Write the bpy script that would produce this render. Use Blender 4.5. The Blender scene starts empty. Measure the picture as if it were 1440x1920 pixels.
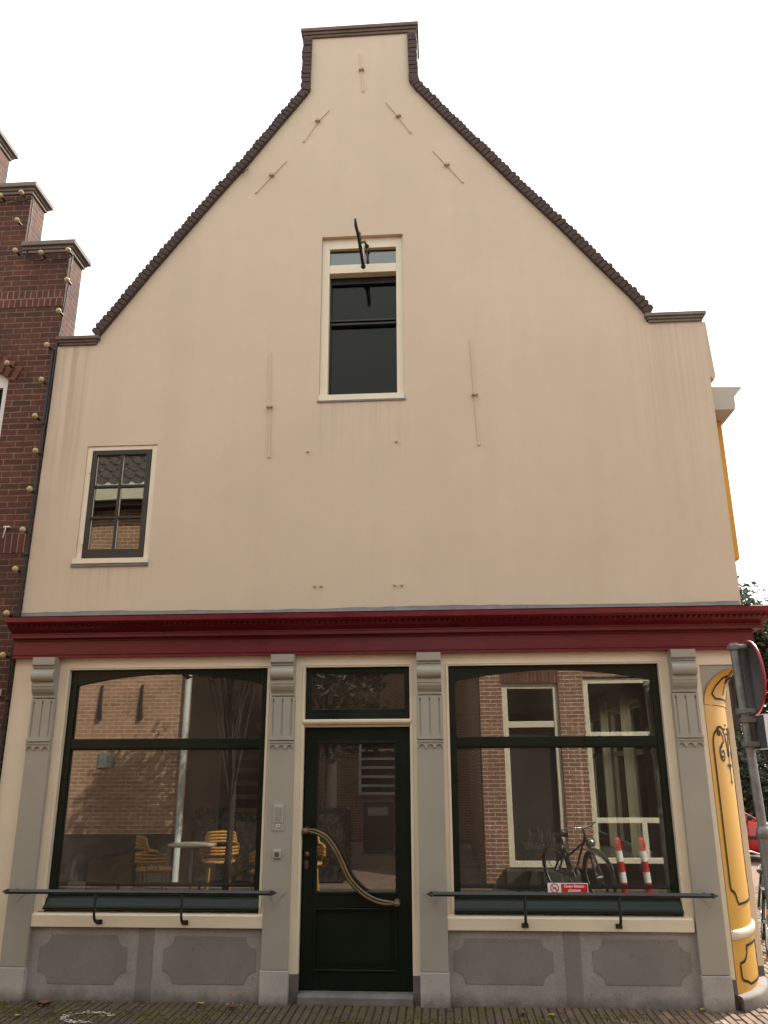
import bpy, math, random
from mathutils import Vector, Matrix
from mathutils.geometry import tessellate_polygon
random.seed(7)
R = math.radians
S = bpy.context.scene
COL = S.collection

# ------------------------------------------------------------------ camera
cam = bpy.data.cameras.new("camera"); co = bpy.data.objects.new("camera", cam); COL.objects.link(co)
S.camera = co
pitch, yaw, roll = R(17.4688), R(-3.8825), R(-0.2046)
co.location = (0.6926, -7.0667, 1.7)
fwd = Vector((math.sin(yaw)*math.cos(pitch), math.cos(yaw)*math.cos(pitch), math.sin(pitch)))
rt = Vector((math.cos(yaw), -math.sin(yaw), 0)); up = rt.cross(fwd)
r2 = rt*math.cos(roll)+up*math.sin(roll); u2 = up*math.cos(roll)-rt*math.sin(roll)
co.matrix_world = Matrix.Translation(co.location) @ Matrix((( r2.x,u2.x,-fwd.x),(r2.y,u2.y,-fwd.y),(r2.z,u2.z,-fwd.z))).to_4x4()
cam.sensor_fit = 'VERTICAL'; cam.sensor_height = 24; cam.lens = 24*1540/1920
cam.clip_end = 2000; cam.clip_start = 0.02

# ------------------------------------------------------------------ sky, sun, exposure
SUN_EL, SUN_AZ = 42, 45
w = bpy.data.worlds.new("World"); S.world = w; w.use_nodes = True
nt = w.node_tree; nt.nodes.clear()
out = nt.nodes.new('ShaderNodeOutputWorld'); bg = nt.nodes.new('ShaderNodeBackground'); bg.inputs[1].default_value = 0.11
sky = nt.nodes.new('ShaderNodeTexSky'); sky.sky_type = 'NISHITA'; sky.sun_disc = False
sky.sun_elevation = R(SUN_EL); sky.sun_rotation = R(SUN_AZ); sky.air_density = 1.5; sky.dust_density = 4
tc = nt.nodes.new('ShaderNodeTexCoord'); cn = nt.nodes.new('ShaderNodeTexNoise'); cn.inputs['Scale'].default_value = 1.8; cn.inputs['Detail'].default_value = 5
cr = nt.nodes.new('ShaderNodeMapRange'); cr.inputs[1].default_value = .35; cr.inputs[2].default_value = .65; cr.inputs[3].default_value = .74; cr.inputs[4].default_value = .93
mx = nt.nodes.new('ShaderNodeMix'); mx.data_type = 'RGBA'; mx.inputs['B'].default_value = (10.2, 10.4, 10.3, 1)
nt.links.new(tc.outputs['Generated'], cn.inputs['Vector']); nt.links.new(cn.outputs['Fac'], cr.inputs[0]); nt.links.new(cr.outputs[0], mx.inputs['Factor'])
nt.links.new(sky.outputs[0], mx.inputs['A']); nt.links.new(mx.outputs['Result'], bg.inputs[0]); nt.links.new(bg.outputs[0], out.inputs[0])
sl = bpy.data.lights.new("sun", 'SUN'); sl.energy = 4.8; sl.angle = R(0.8); sl.color = (1, .94, .85)
so = bpy.data.objects.new("sun", sl); COL.objects.link(so)
sd = Vector((math.sin(R(SUN_AZ))*math.cos(R(SUN_EL)), math.cos(R(SUN_AZ))*math.cos(R(SUN_EL)), math.sin(R(SUN_EL))))
so.rotation_euler = sd.to_track_quat('Z', 'Y').to_euler(); so.location = (20, 20, 30)
S.view_settings.view_transform = 'Standard'; S.view_settings.look = 'None'
S.view_settings.exposure = 0.78; S.view_settings.gamma = 1
S.render.engine = 'CYCLES'; S.cycles.max_bounces = 10; S.cycles.transparent_max_bounces = 16; S.cycles.glossy_bounces = 4
S.cycles.caustics_reflective = False

# ------------------------------------------------------------------ materials
def newmat(name):
    m = bpy.data.materials.new(name); m.use_nodes = True
    n = m.node_tree; b = n.nodes['Principled BSDF']; return m, n, b
def N(n, t, **k):
    x = n.nodes.new(t)
    for a, v in k.items():
        if a in ('data_type', 'blend_type', 'operation', 'attribute_name', 'noise_dimensions', 'offset', 'squash', 'feature', 'wave_type', 'bands_direction'): setattr(x, a, v)
        else: x.inputs[a.replace('_', ' ')].default_value = v
    return x
def mixc(n, fac, a, b, bt='MIX'):
    x = n.nodes.new('ShaderNodeMix'); x.data_type = 'RGBA'; x.blend_type = bt
    for s, v in (('Factor', fac), ('A', a), ('B', b)):
        if isinstance(v, bpy.types.NodeSocket): n.links.new(v, x.inputs[s])
        elif s == 'Factor': x.inputs[s].default_value = v
        else: x.inputs[s].default_value = (*v, 1)
    return x.outputs['Result']
def rng(n, v, a, b, c, d):
    x = n.nodes.new('ShaderNodeMapRange'); x.inputs[1].default_value = a; x.inputs[2].default_value = b; x.inputs[3].default_value = c; x.inputs[4].default_value = d
    n.links.new(v, x.inputs[0]); return x.outputs[0]
def noise(n, scale, detail=4, vec=None, rough=.55):
    x = n.nodes.new('ShaderNodeTexNoise'); x.inputs['Scale'].default_value = scale; x.inputs['Detail'].default_value = detail; x.inputs['Roughness'].default_value = rough
    if vec is not None: n.links.new(vec, x.inputs['Vector'])
    return x.outputs['Fac']
def ocoord(n, scale=None):
    g = n.nodes.new('ShaderNodeNewGeometry')
    if scale is None: return g.outputs['Position']
    m = n.nodes.new('ShaderNodeMapping'); m.inputs['Scale'].default_value = scale; n.links.new(g.outputs['Position'], m.inputs['Vector']); return m.outputs[0]
def bump(n, b, h, st, dist=.01):
    x = n.nodes.new('ShaderNodeBump'); x.inputs['Strength'].default_value = st; x.inputs['Distance'].default_value = dist
    n.links.new(h, x.inputs['Height']); n.links.new(x.outputs[0], b.inputs['Normal'])
def paint(name, c, rough=.45, var=.12, bst=.15, sc=3, metal=0, dirt=0, fine=60):
    m, n, b = newmat(name); p = ocoord(n)
    f = noise(n, sc, 6, p)
    lo = tuple(x*(1-var) for x in c); hi = tuple(min(1, x*(1+var)) for x in c)
    col = mixc(n, rng(n, f, .3, .7, 0, 1), lo, hi)
    if dirt:
        d = rng(n, noise(n, sc*2.3, 9, p, .7), .52, .75, 0, dirt)
        col = mixc(n, d, col, tuple(x*.35+.01 for x in c))
    n.links.new(col, b.inputs['Base Color']); b.inputs['Metallic'].default_value = metal
    n.links.new(rng(n, f, .3, .7, max(.02, rough-.06), rough+.08), b.inputs['Roughness'])
    bump(n, b, noise(n, fine, 3, p), bst, .003)
    return m
def stone(name, c, var=.2, sp=.12):
    m, n, b = newmat(name); p = ocoord(n)
    col = mixc(n, rng(n, noise(n, 3.5, 7, p), .3, .7, 0, 1), tuple(x*(1-var) for x in c), tuple(x*(1+var) for x in c))
    col = mixc(n, rng(n, noise(n, 140, 2, p), .4, .62, 0, sp*2), col, tuple(min(1, x*1.9) for x in c))
    col = mixc(n, rng(n, noise(n, 21, 5, p, .7), .58, .72, 0, .45), col, tuple(x*.45 for x in c))
    # darker towards the foot of the wall, broken up by noise
    g = n.nodes.new('ShaderNodeSeparateXYZ'); n.links.new(p, g.inputs[0])
    a = n.nodes.new('ShaderNodeMath'); a.operation = 'MULTIPLY_ADD'; n.links.new(noise(n, 9, 5, p), a.inputs[0]); a.inputs[1].default_value = .16; n.links.new(g.outputs[2], a.inputs[2])
    col = mixc(n, rng(n, a.outputs[0], .07, .17, .6, 0), col, (.035, .032, .022))
    n.links.new(col, b.inputs['Base Color']); b.inputs['Roughness'].default_value = .8
    bump(n, b, noise(n, 90, 4, p), .5, .004); return m
def brickmat(name, c1, c2, mort, bw=.21, rh=.0625, ms=.006, var=.5):
    m, n, b = newmat(name)
    uv = n.nodes.new('ShaderNodeUVMap'); uv.uv_map = 'UVMap'
    p = ocoord(n)
    wob = n.nodes.new('ShaderNodeTexNoise'); wob.inputs['Scale'].default_value = 6; wob.inputs['Detail'].default_value = 3; n.links.new(p, wob.inputs['Vector'])
    vm = n.nodes.new('ShaderNodeVectorMath'); vm.operation = 'MULTIPLY_ADD'; n.links.new(wob.outputs['Color'], vm.inputs[0]); vm.inputs[1].default_value = (.012, .008, 0); n.links.new(uv.outputs[0], vm.inputs[2])
    bt = n.nodes.new('ShaderNodeTexBrick'); n.links.new(vm.outputs[0], bt.inputs['Vector'])
    bt.inputs['Scale'].default_value = 1; bt.inputs['Brick Width'].default_value = bw; bt.inputs['Row Height'].default_value = rh
    bt.inputs['Mortar Size'].default_value = ms; bt.inputs['Mortar Smooth'].default_value = .25; bt.inputs['Bias'].default_value = -.1
    bt.inputs['Color1'].default_value = (*c1, 1); bt.inputs['Color2'].default_value = (*c2, 1); bt.inputs['Mortar'].default_value = (*mort, 1)
    f = noise(n, 11, 6, p, .7)
    col = mixc(n, rng(n, f, .35, .7, 0, var), bt.outputs['Color'], tuple(x*.4 for x in c1))
    col = mixc(n, rng(n, noise(n, 1.3, 4, p), .4, .65, 0, .35), col, tuple(x*.6 for x in c2))
    n.links.new(col, b.inputs['Base Color']); b.inputs['Roughness'].default_value = .85
    h = n.nodes.new('ShaderNodeMath'); h.operation = 'MULTIPLY_ADD'; n.links.new(bt.outputs['Fac'], h.inputs[0]); h.inputs[1].default_value = -1; n.links.new(noise(n, 70, 4, p), h.inputs[2])
    bump(n, b, h.outputs[0], .8, .008); return m
def glass(name, refl, tint=(.8, .85, .8), wave=.02, dust_haze=0.0):
    m = bpy.data.materials.new(name); m.use_nodes = True; n = m.node_tree; n.nodes.clear()
    o = n.nodes.new('ShaderNodeOutputMaterial'); t = n.nodes.new('ShaderNodeBsdfTransparent'); t.inputs[0].default_value = (*tint, 1)
    g = n.nodes.new('ShaderNodeBsdfGlossy'); g.inputs['Roughness'].default_value = 0.0; g.inputs['Color'].default_value = (.97, 1, .96, 1)
    x = n.nodes.new('ShaderNodeMixShader'); lw = n.nodes.new('ShaderNodeFresnel'); lw.inputs['IOR'].default_value = 1.45
    a = n.nodes.new('ShaderNodeMath'); a.operation = 'ADD'; a.inputs[1].default_value = refl; a.use_clamp = True; n.links.new(lw.outputs[0], a.inputs[0])
    n.links.new(a.outputs[0], x.inputs[0]); n.links.new(t.outputs[0], x.inputs[1]); n.links.new(g.outputs[0], x.inputs[2]); dd = n.nodes.new('ShaderNodeBsdfDiffuse'); dd.inputs[0].default_value = (.5, .46, .38, 1); x2 = n.nodes.new('ShaderNodeMixShader')
    n.links.new(rng(n, noise(n, 2.2, 6, ocoord(n, (1, 1, .6))), .35, .75, dust_haze*.5, dust_haze*1.6), x2.inputs[0]); n.links.new(x.outputs[0], x2.inputs[1]); n.links.new(dd.outputs[0], x2.inputs[2]); n.links.new(x2.outputs[0], o.inputs[0])  # thin diffuse dust film, mixed in to paint haze over the reflections
    if wave:
        bp = n.nodes.new('ShaderNodeBump'); bp.inputs['Strength'].default_value = wave; bp.inputs['Distance'].default_value = .05
        n.links.new(noise(n, 1.3, 1, ocoord(n)), bp.inputs['Height']); n.links.new(bp.outputs[0], g.inputs['Normal'])
    return m

def plaster_mat():
    m, n, b = newmat('stucco'); p = ocoord(n)
    c = mixc(n, rng(n, noise(n, .9, 6, p), .3, .7, 0, 1), (.580, .480, .357), (.628, .522, .392))
    c = mixc(n, rng(n, noise(n, 6, 8, p, .65), .45, .75, 0, .25), c, (.53, .45, .32))
    sx = n.nodes.new('ShaderNodeSeparateXYZ'); n.links.new(p, sx.inputs[0])
    st = noise(n, 1, 4, ocoord(n, (16, 1, .35)), .6)
    st2 = noise(n, 1, 3, ocoord(n, (45, 1, .7)), .6)
    def band(v, a0, a1, b0, b1):
        x = n.nodes.new('ShaderNodeMath'); x.operation = 'MULTIPLY'; n.links.new(rng(n, v, a0, a1, 0, 1), x.inputs[0]); n.links.new(rng(n, v, b0, b1, 1, 0), x.inputs[1]); return x.outputs[0]
    def mul(*a):
        r = a[0]
        for q in a[1:]:
            x = n.nodes.new('ShaderNodeMath'); x.operation = 'MULTIPLY'; n.links.new(r, x.inputs[0])
            if isinstance(q, float): x.inputs[1].default_value = q
            else: n.links.new(q, x.inputs[1])
            r = x.outputs[0]
        return r
    X, Z = sx.outputs[0], sx.outputs[2]
    # run-off streaks: below the attic window, under the left shoulder cap, below the casement
    c = mixc(n, mul(band(X, -.45, -.38, .42, .5), band(Z, 4.2, 5.0, 5.04, 5.1), rng(n, st2, .5, .68, 0, 1), .20), c, (.26, .15, .095))
    c = mixc(n, mul(band(X, -3.02, -2.98, -2.75, -2.6), band(Z, 3.1, 5.7, 5.76, 5.8), rng(n, st, .45, .62, 0, 1), .45), c, (.28, .20, .14))
    c = mixc(n, mul(band(X, -2.7, -2.6, -1.95, -1.85), band(Z, 3.05, 3.45, 3.5, 3.55), rng(n, st2, .5, .66, 0, 1), .35), c, (.36, .22, .14))
    c = mixc(n, mul(band(X, 2.3, 2.8, 3.4, 3.5), band(Z, 3.2, 5.6, 5.78, 5.9), rng(n, st, .45, .62, 0, 1), .25), c, (.36, .27, .19))
    c = mixc(n, mul(rng(n, noise(n, 1, 5, ocoord(n, (3, 1, .25))), .5, .75, 0, 1), .16), c, (.42, .33, .26))
    n.links.new(c, b.inputs['Base Color']); b.inputs['Roughness'].default_value = .9
    h = n.nodes.new('ShaderNodeMath'); h.operation = 'MULTIPLY_ADD'; n.links.new(noise(n, 130, 4, p), h.inputs[0]); h.inputs[1].default_value = .25; n.links.new(noise(n, 1.4, 4, p), h.inputs[2])
    bump(n, b, h.outputs[0], .35, .02); return m

M = {}
M['stucco'] = plaster_mat()
M['cream'] = paint('cream_paint', (.735, .655, .50), .42, .05, .12, 2.0)
M['taupe'] = paint('taupe_paint', (.34, .33, .28), .4, .06, .12, 2.5)
M['red'] = paint('oxblood_paint', (.15, .009, .018), .33, .16, .2, 4)
M['green'] = paint('dark_green_paint', (.006, .013, .007), .32, .2, .15, 4)
M['doorgreen'] = paint('door_green_paint', (.0035, .009, .0045), .38, .15, .12, 3, dirt=.1)
M['casement'] = paint('charcoal_paint', (.022, .022, .018), .35, .15, .15, 4)
M['black'] = paint('black_iron', (.012, .011, .011), .45, .3, .3, 8)
M['rail'] = paint('rail_iron', (.026, .030, .030), .38, .3, .3, 9)
M['keybrown'] = paint('anchor_key_paint', (.50, .41, .30), .8, .15, .3, 12)
M['lead'] = paint('lead_sheet', (.15, .145, .14), .6, .25, .5, 7, .0, dirt=.4, fine=25)
M['bluestone'] = stone('dressed_stone', (.35, .335, .31))
M['stonebase'] = stone('render_base', (.272, .258, .24))
M['stonepanel'] = stone('dark_panel', (.20, .187, .174), .12, .05)
M['footgrey'] = stone('dark_foot', (.12, .105, .095))
M['capstone'] = stone('cap_stone', (.12, .085, .07))
M['greycap'] = stone('grey_cap', (.17, .145, .125))
M['copebrick'] = paint('dark_brick', (.062, .036, .03), .8, .35, .8, 9, dirt=.5)
M['archbrick'] = paint('arch_brick', (.13, .045, .03), .85, .35, .8, 9, dirt=.3)
M['mortar'] = paint('old_mortar', (.16, .12, .095), .9, .3, .6, 20)
M['brass'] = paint('aged_brass', (.17, .125, .075), .55, .25, .1, 12, .9)
M['steel'] = paint('grey_steel', (.30, .31, .31), .42, .2, .2, 10, .6)
M['galv'] = paint('galvanised', (.23, .235, .225), .5, .25, .4, 14, .55, dirt=.3)
M['yellow'] = paint('yellow_gloss', (.54, .285, .027), .45, .06, .06, 1.5)
M['blackline'] = paint('black_line', (.010, .007, .005), .8, .1, .05, 3)
M['whitegloss'] = paint('white_gloss', (.62, .54, .41), .3, .05, .05, 2)
M['panelgrey'] = paint('panel_grey', (.42, .40, .35), .4, .04, .05, 3)
M['white'] = paint('white_plastic', (.72, .71, .68), .4, .04, .05, 3)
M['signred'] = paint('sign_red', (.55, .015, .02), .35, .06, .05, 3)
M['rimred'] = paint('rim_red', (.36, .018, .022), .4, .1, .05, 3)
M['signwhite'] = paint('sign_white', (.8, .8, .8), .35, .03, .03, 3)
M['signblack'] = paint('sign_black', (.02, .02, .02), .4, .03, .03, 3)
M['signgrey'] = paint('sign_back', (.12, .12, .125), .5, .18, .2, 6, .5, dirt=.3)
M['brick_left'] = brickmat('dark_red_brick', (.14, .042, .020), (.05, .020, .012), (.24, .18, .125), .19, .0615, .0055, .75)
M['brick_a'] = brickmat('orange_brick', (.56, .30, .18), (.40, .20, .12), (.85, .72, .54), .2, .0625, .006, .35)
M['brick_b'] = brickmat('red_brick', (.34, .15, .095), (.235, .10, .068), (.80, .70, .54), .2, .0625, .006, .4)
M['soldier'] = brickmat('soldier_brick', (.17, .045, .03), (.075, .027, .022), (.36, .25, .19), .0615, .30, .006, .6)
M['grey_render'] = paint('grey_render', (.05, .042, .034), .9, .15, .5, 3, dirt=.3)
M['rooftile'] = paint('roof_tile', (.075, .055, .045), .75, .3, .5, 8, dirt=.4)
M['glass_shop'] = glass('shop_glass', .11, (.97, .98, .95), .006, .04)
M['glass_small'] = glass('old_glass', .13, (.55, .58, .5), .03)
M['glass_fan'] = glass('fanlight_glass', .08, (.5, .5, .5), .01)
M['glass_dark'] = glass('dim_glass', -.02, (.5, .5, .45), .01)
M['glass_clear'] = glass('clear_glass', .0, (.97, .98, .97), 0)
M['glass_car'] = glass('car_glass', .03, (.5, .55, .5), .0)
M['carred'] = paint('car_red', (.42, .018, .02), .18, .06, .03, 2)
M['tyre'] = paint('tyre_rubber', (.018, .017, .016), .8, .2, .4, 10)
M['chrome'] = paint('chrome', (.6, .6, .6), .18, .1, .05, 10, 1)
M['orange'] = paint('reflector_orange', (.8, .22, .02), .3, .1, .1, 20)
M['rattan'] = paint('rattan', (.52, .26, .06), .5, .25, .5, 30)
M['darkwood'] = paint('dark_wood', (.03, .02, .015), .4, .3, .2, 10)
M['int_wall'] = paint('interior_wall', (.22, .13, .10), .8, .1, .1, 2)
M['int_light'] = paint('interior_cream_wall', (.70, .64, .50), .8, .06, .1, 2)
M['int_floor'] = paint('interior_floor', (.09, .06, .045), .4, .2, .1, 4)
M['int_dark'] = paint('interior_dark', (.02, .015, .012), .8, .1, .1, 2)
M['ceiling'] = paint('interior_ceiling', (.30, .25, .19), .8, .05, .1, 2)
M['curtain'] = paint('curtain_cloth', (.62, .57, .42), .9, .06, .3, 2)
M['trunk'] = paint('bark', (.06, .045, .035), .9, .3, .8, 12)
M['leafdry'] = paint('dry_leaf', (.15, .065, .03), .7, .3, .3, 30)
M['leafyellow'] = paint('yellow_leaf', (.30, .24, .05), .7, .3, .3, 30)
M['litter'] = paint('white_litter', (.6, .58, .52), .7, .1, .3, 30)
M['bulbglass'] = paint('bulb_glass', (.42, .35, .17), .08, .1, .03, 20)
M['blind'] = paint('roller_blind', (.17, .165, .145), .7, .05, .1, 3)

for k_ in ('green', 'doorgreen', 'blackline'): M[k_].node_tree.nodes['Principled BSDF'].inputs['Specular IOR Level'].default_value = .3
def pavers_mat():
    m, n, b = newmat('clay_pavers'); p = ocoord(n)
    at = n.nodes.new('ShaderNodeAttribute'); at.attribute_name = 'tone'
    rp = n.nodes.new('ShaderNodeValToRGB'); n.links.new(at.outputs['Fac'], rp.inputs[0])
    e = rp.color_ramp.elements; e[0].color = (.13, .088, .062, 1); e[1].color = (.30, .215, .14, 1)
    for pos, c in ((.3, (.20, .12, .082, 1)), (.55, (.25, .16, .11, 1)), (.8, (.17, .13, .095, 1))):
        x = e.new(pos); x.color = c
    c = mixc(n, rng(n, noise(n, 30, 6, p, .7), .45, .75, 0, .5), rp.outputs[0], (.085, .065, .05))
    g = n.nodes.new('ShaderNodeSeparateXYZ'); n.links.new(p, g.inputs[0])
    dx = n.nodes.new('ShaderNodeMath'); dx.operation = 'MULTIPLY_ADD'; n.links.new(noise(n, 1.1, 4, p), dx.inputs[0]); dx.inputs[1].default_value = 1.6; n.links.new(g.outputs[0], dx.inputs[2])
    c = mixc(n, rng(n, dx.outputs[0], 1.6, 3.6, .78, .0), c, (.060, .043, .029))  # dirt plus painted shade: paving darkens away from the sunlit right
    # moss patches fade to the right, leaving the sunlit side lighter
    mz = n.nodes.new('ShaderNodeMath'); mz.operation = 'MULTIPLY'; n.links.new(rng(n, noise(n, 3.2, 7, p, .75), .47, .62, 0, .85), mz.inputs[0]); n.links.new(rng(n, g.outputs[0], .8, 2.6, 1, .25), mz.inputs[1])
    c = mixc(n, mz.outputs[0], c, (.085, .085, .018))
    n.links.new(c, b.inputs['Base Color']); b.inputs['Roughness'].default_value = .85
    bump(n, b, noise(n, 60, 6, p, .7), .7, .006); return m
M['pavers'] = pavers_mat()
def ground_mat():
    m, n, b = newmat('far_paving')
    uv = n.nodes.new('ShaderNodeUVMap'); uv.uv_map = 'UVMap'; p = ocoord(n)
    bt = n.nodes.new('ShaderNodeTexBrick'); n.links.new(uv.outputs[0], bt.inputs['Vector']); bt.inputs['Scale'].default_value = 1
    bt.inputs['Brick Width'].default_value = .2; bt.inputs['Row Height'].default_value = .075; bt.inputs['Mortar Size'].default_value = .006
    bt.inputs['Color1'].default_value = (.28, .16, .11, 1); bt.inputs['Color2'].default_value = (.18, .11, .08, 1); bt.inputs['Mortar'].default_value = (.09, .075, .06, 1)
    c = mixc(n, rng(n, noise(n, 2.5, 7, p), .4, .7, 0, .5), bt.outputs['Color'], (.14, .105, .075))
    n.links.new(c, b.inputs['Base Color']); b.inputs['Roughness'].default_value = .9
    bump(n, b, bt.outputs['Fac'], .5, -.006); return m
M['ground'] = ground_mat()
def sand_mat():
    return paint('joint_sand', (.055, .045, .032), .95, .35, .8, 10, dirt=.3)
M['sand'] = sand_mat()
def leafmat(name, a, b_, tr=.25):
    m, n, b = newmat(name)
    oi = n.nodes.new('ShaderNodeAttribute'); oi.attribute_name = 'tone'
    n.links.new(mixc(n, oi.outputs['Fac'], a, b_), b.inputs['Base Color']); b.inputs['Roughness'].default_value = .5
    b.inputs['Transmission Weight'].default_value = 0
    t = n.nodes.new('ShaderNodeBsdfTranslucent'); t.inputs[0].default_value = (a[0]*1.6, a[1]*1.8, a[2], 1)
    x = n.nodes.new('ShaderNodeMixShader'); x.inputs[0].default_value = tr
    o = n.nodes['Material Output']; n.links.new(b.outputs[0], x.inputs[1]); n.links.new(t.outputs[0], x.inputs[2]); n.links.new(x.outputs[0], o.inputs[0]); return m
M['curtain'] = leafmat('curtain_cloth', (.50, .44, .50), (.7, .63, .48), .5)
M['leaf'] = leafmat('dark_leaves', (.03, .035, .02), (.075, .08, .045))

# ------------------------------------------------------------------ mesh builder
class MB:
    def __init__(s): s.v = []; s.f = []; s.t = []; s.cur = 0.5; s.sm = []
    def face(s, pts, sm=False):
        i = len(s.v); s.v += [tuple(p) for p in pts]; s.f.append(list(range(i, i+len(pts)))); s.t.append(s.cur); s.sm.append(sm)
    def grid(s, rows, closed=False, sm=True):
        i = len(s.v); m = len(rows[0])
        for r in rows: s.v += [tuple(p) for p in r]
        for a in range(len(rows)-1):
            for b in range(m if closed else m-1):
                c = (b+1) % m
                s.f.append([i+a*m+b, i+a*m+c, i+(a+1)*m+c, i+(a+1)*m+b]); s.t.append(s.cur); s.sm.append(sm)
    def box(s, x0, x1, y0, y1, z0, z1, mat=None):
        P = [(x0,y0,z0),(x1,y0,z0),(x1,y1,z0),(x0,y1,z0),(x0,y0,z1),(x1,y0,z1),(x1,y1,z1),(x0,y1,z1)]
        if mat is not None: P = [tuple(mat @ Vector(p)) for p in P]
        i = len(s.v); s.v += P
        for q in ((0,3,2,1),(4,5,6,7),(0,1,5,4),(1,2,6,5),(2,3,7,6),(3,0,4,7)): s.f.append([i+k for k in q]); s.t.append(s.cur); s.sm.append(False)
        return s
    def prism(s, poly, y0, y1, axis='y'):
        # poly in (a,b) plane, extruded along axis
        def P(a, b, c): return {'y': (a, c, b), 'x': (c, a, b), 'z': (a, b, c)}[axis]
        n = len(poly)
        tri = tessellate_polygon([[Vector((a, b, 0)) for a, b in poly]])
        for t in tri:
            s.face([P(*poly[k], y0) for k in t]); s.face([P(*poly[k], y1) for k in reversed(t)])
        for k in range(n):
            a, b = poly[k], poly[(k+1) % n]; s.face([P(*a, y0), P(*a, y1), P(*b, y1), P(*b, y0)])
        return s
    def tube(s, pts, r, n=8, cap=True, sm=True):
        pts = [Vector(p) for p in pts]; rows = []
        rs = r if isinstance(r, (list, tuple)) else [r]*len(pts)
        prev = None
        for k, p in enumerate(pts):
            d = (pts[min(k+1, len(pts)-1)]-pts[max(k-1, 0)]).normalized()
            if prev is None:
                a = d.orthogonal().normalized()
            else:
                a = (prev - d*prev.dot(d)); a = a.normalized() if a.length > 1e-6 else d.orthogonal().normalized()
            prev = a; b = d.cross(a)
            rows.append([p+(a*math.cos(2*math.pi*j/n)+b*math.sin(2*math.pi*j/n))*rs[k] for j in range(n)])
        s.grid(rows, True, sm)
        if cap: s.face(list(reversed(rows[0]))); s.face(rows[-1])
        return s
    def lathe(s, prof, c, axis=(0, 0, 1), n=16, sm=True):
        ax = Vector(axis).normalized(); a = ax.orthogonal().normalized(); b = ax.cross(a); c = Vector(c)
        s.grid([[c+ax*h+(a*math.cos(2*math.pi*j/n)+b*math.sin(2*math.pi*j/n))*max(r, 1e-4) for j in range(n)] for r, h in prof], True, sm)
        return s
    def ball(s, c, r, n=12, sz=(1, 1, 1)):
        c = Vector(c)
        rows = [[c+Vector((math.cos(2*math.pi*j/n)*math.sin(t)*r*sz[0], math.sin(2*math.pi*j/n)*math.sin(t)*r*sz[1], -math.cos(t)*r*sz[2])) for j in range(n)] for t in [max(.02, min(math.pi-.02, math.pi*i/(n//2+1))) for i in range(n//2+2)]]
        s.grid(rows, True); return s
    def build(s, name, mat, parent=None, bevel=0, loc=None):
        me = bpy.data.meshes.new(name); me.from_pydata(s.v, [], s.f); me.materials.append(M[mat] if isinstance(mat, str) else mat)
        me.polygons.foreach_set('use_smooth', s.sm)
        uv = me.uv_layers.new(name='UVMap'); at = me.attributes.new('tone', 'FLOAT', 'FACE'); at.data.foreach_set('value', s.t)
        me.update()
        for p in me.polygons:
            nx, ny, nz = abs(p.normal.x), abs(p.normal.y), abs(p.normal.z)
            for li in p.loop_indices:
                q = me.vertices[me.loops[li].vertex_index].co
                uv.data[li].uv = (q.y, q.z) if nx > ny and nx > nz else ((q.x, q.z) if ny >= nz else (q.y, q.x))
        if loc is not None:
            me.transform(Matrix.Translation(-Vector(loc)))
        o = bpy.data.objects.new(name, me); COL.objects.link(o)
        if loc is not None: o.location = loc
        if parent is not None: o.parent = parent; 
        if parent is not None and loc is None:
            # geometry is written in world coordinates: shift into the parent's frame
            top = Vector(W0(parent)); me.transform(Matrix.Translation(-top))
        if bevel:
            bm = o.modifiers.new('bevel', 'BEVEL'); bm.width = bevel; bm.segments = 2; bm.limit_method = 'ANGLE'; bm.angle_limit = R(40); bm.harden_normals = False
        return o
def W0(o):
    p = Vector((0, 0, 0))
    while o is not None: p += Vector(o.location); o = o.parent
    return p
def tag(o, label=None, cat=None, group=None, kind=None):
    for k, v in (('label', label), ('category', cat), ('group', group), ('kind', kind)):
        if v: o[k] = v
    return o
def thing(name, label, cat, loc=(0, 0, 0), group=None):
    o = bpy.data.objects.new(name, None); COL.objects.link(o); o.location = loc; o.empty_display_size = .1
    return tag(o, label, cat, group)
def box(*a): return MB().box(*a)
def sheet(outer, holes, y, thick):
    """wall slab in the XZ plane with holes, front at y, back at y+thick"""
    b = MB(); loops = [outer]+holes
    flat = [q for l in loops for q in l]
    tri = tessellate_polygon([[Vector((x, z, 0)) for x, z in l] for l in loops])
    for t in tri:
        a = [flat[k] for k in t]
        ar = (a[1][0]-a[0][0])*(a[2][1]-a[0][1])-(a[2][0]-a[0][0])*(a[1][1]-a[0][1])
        if ar < 0: a = a[::-1]
        b.face([(x, y, z) for x, z in a]); b.face([(x, y+thick, z) for x, z in reversed(a)])
    for l in loops:
        for k in range(len(l)):
            p, q = l[k], l[(k+1) % len(l)]
            b.face([(p[0], y, p[1]), (p[0], y+thick, p[1]), (q[0], y+thick, q[1]), (q[0], y, q[1])])
    return b
def rect(x0, x1, z0, z1): return [(x0, z0), (x1, z0), (x1, z1), (x0, z1)]

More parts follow.
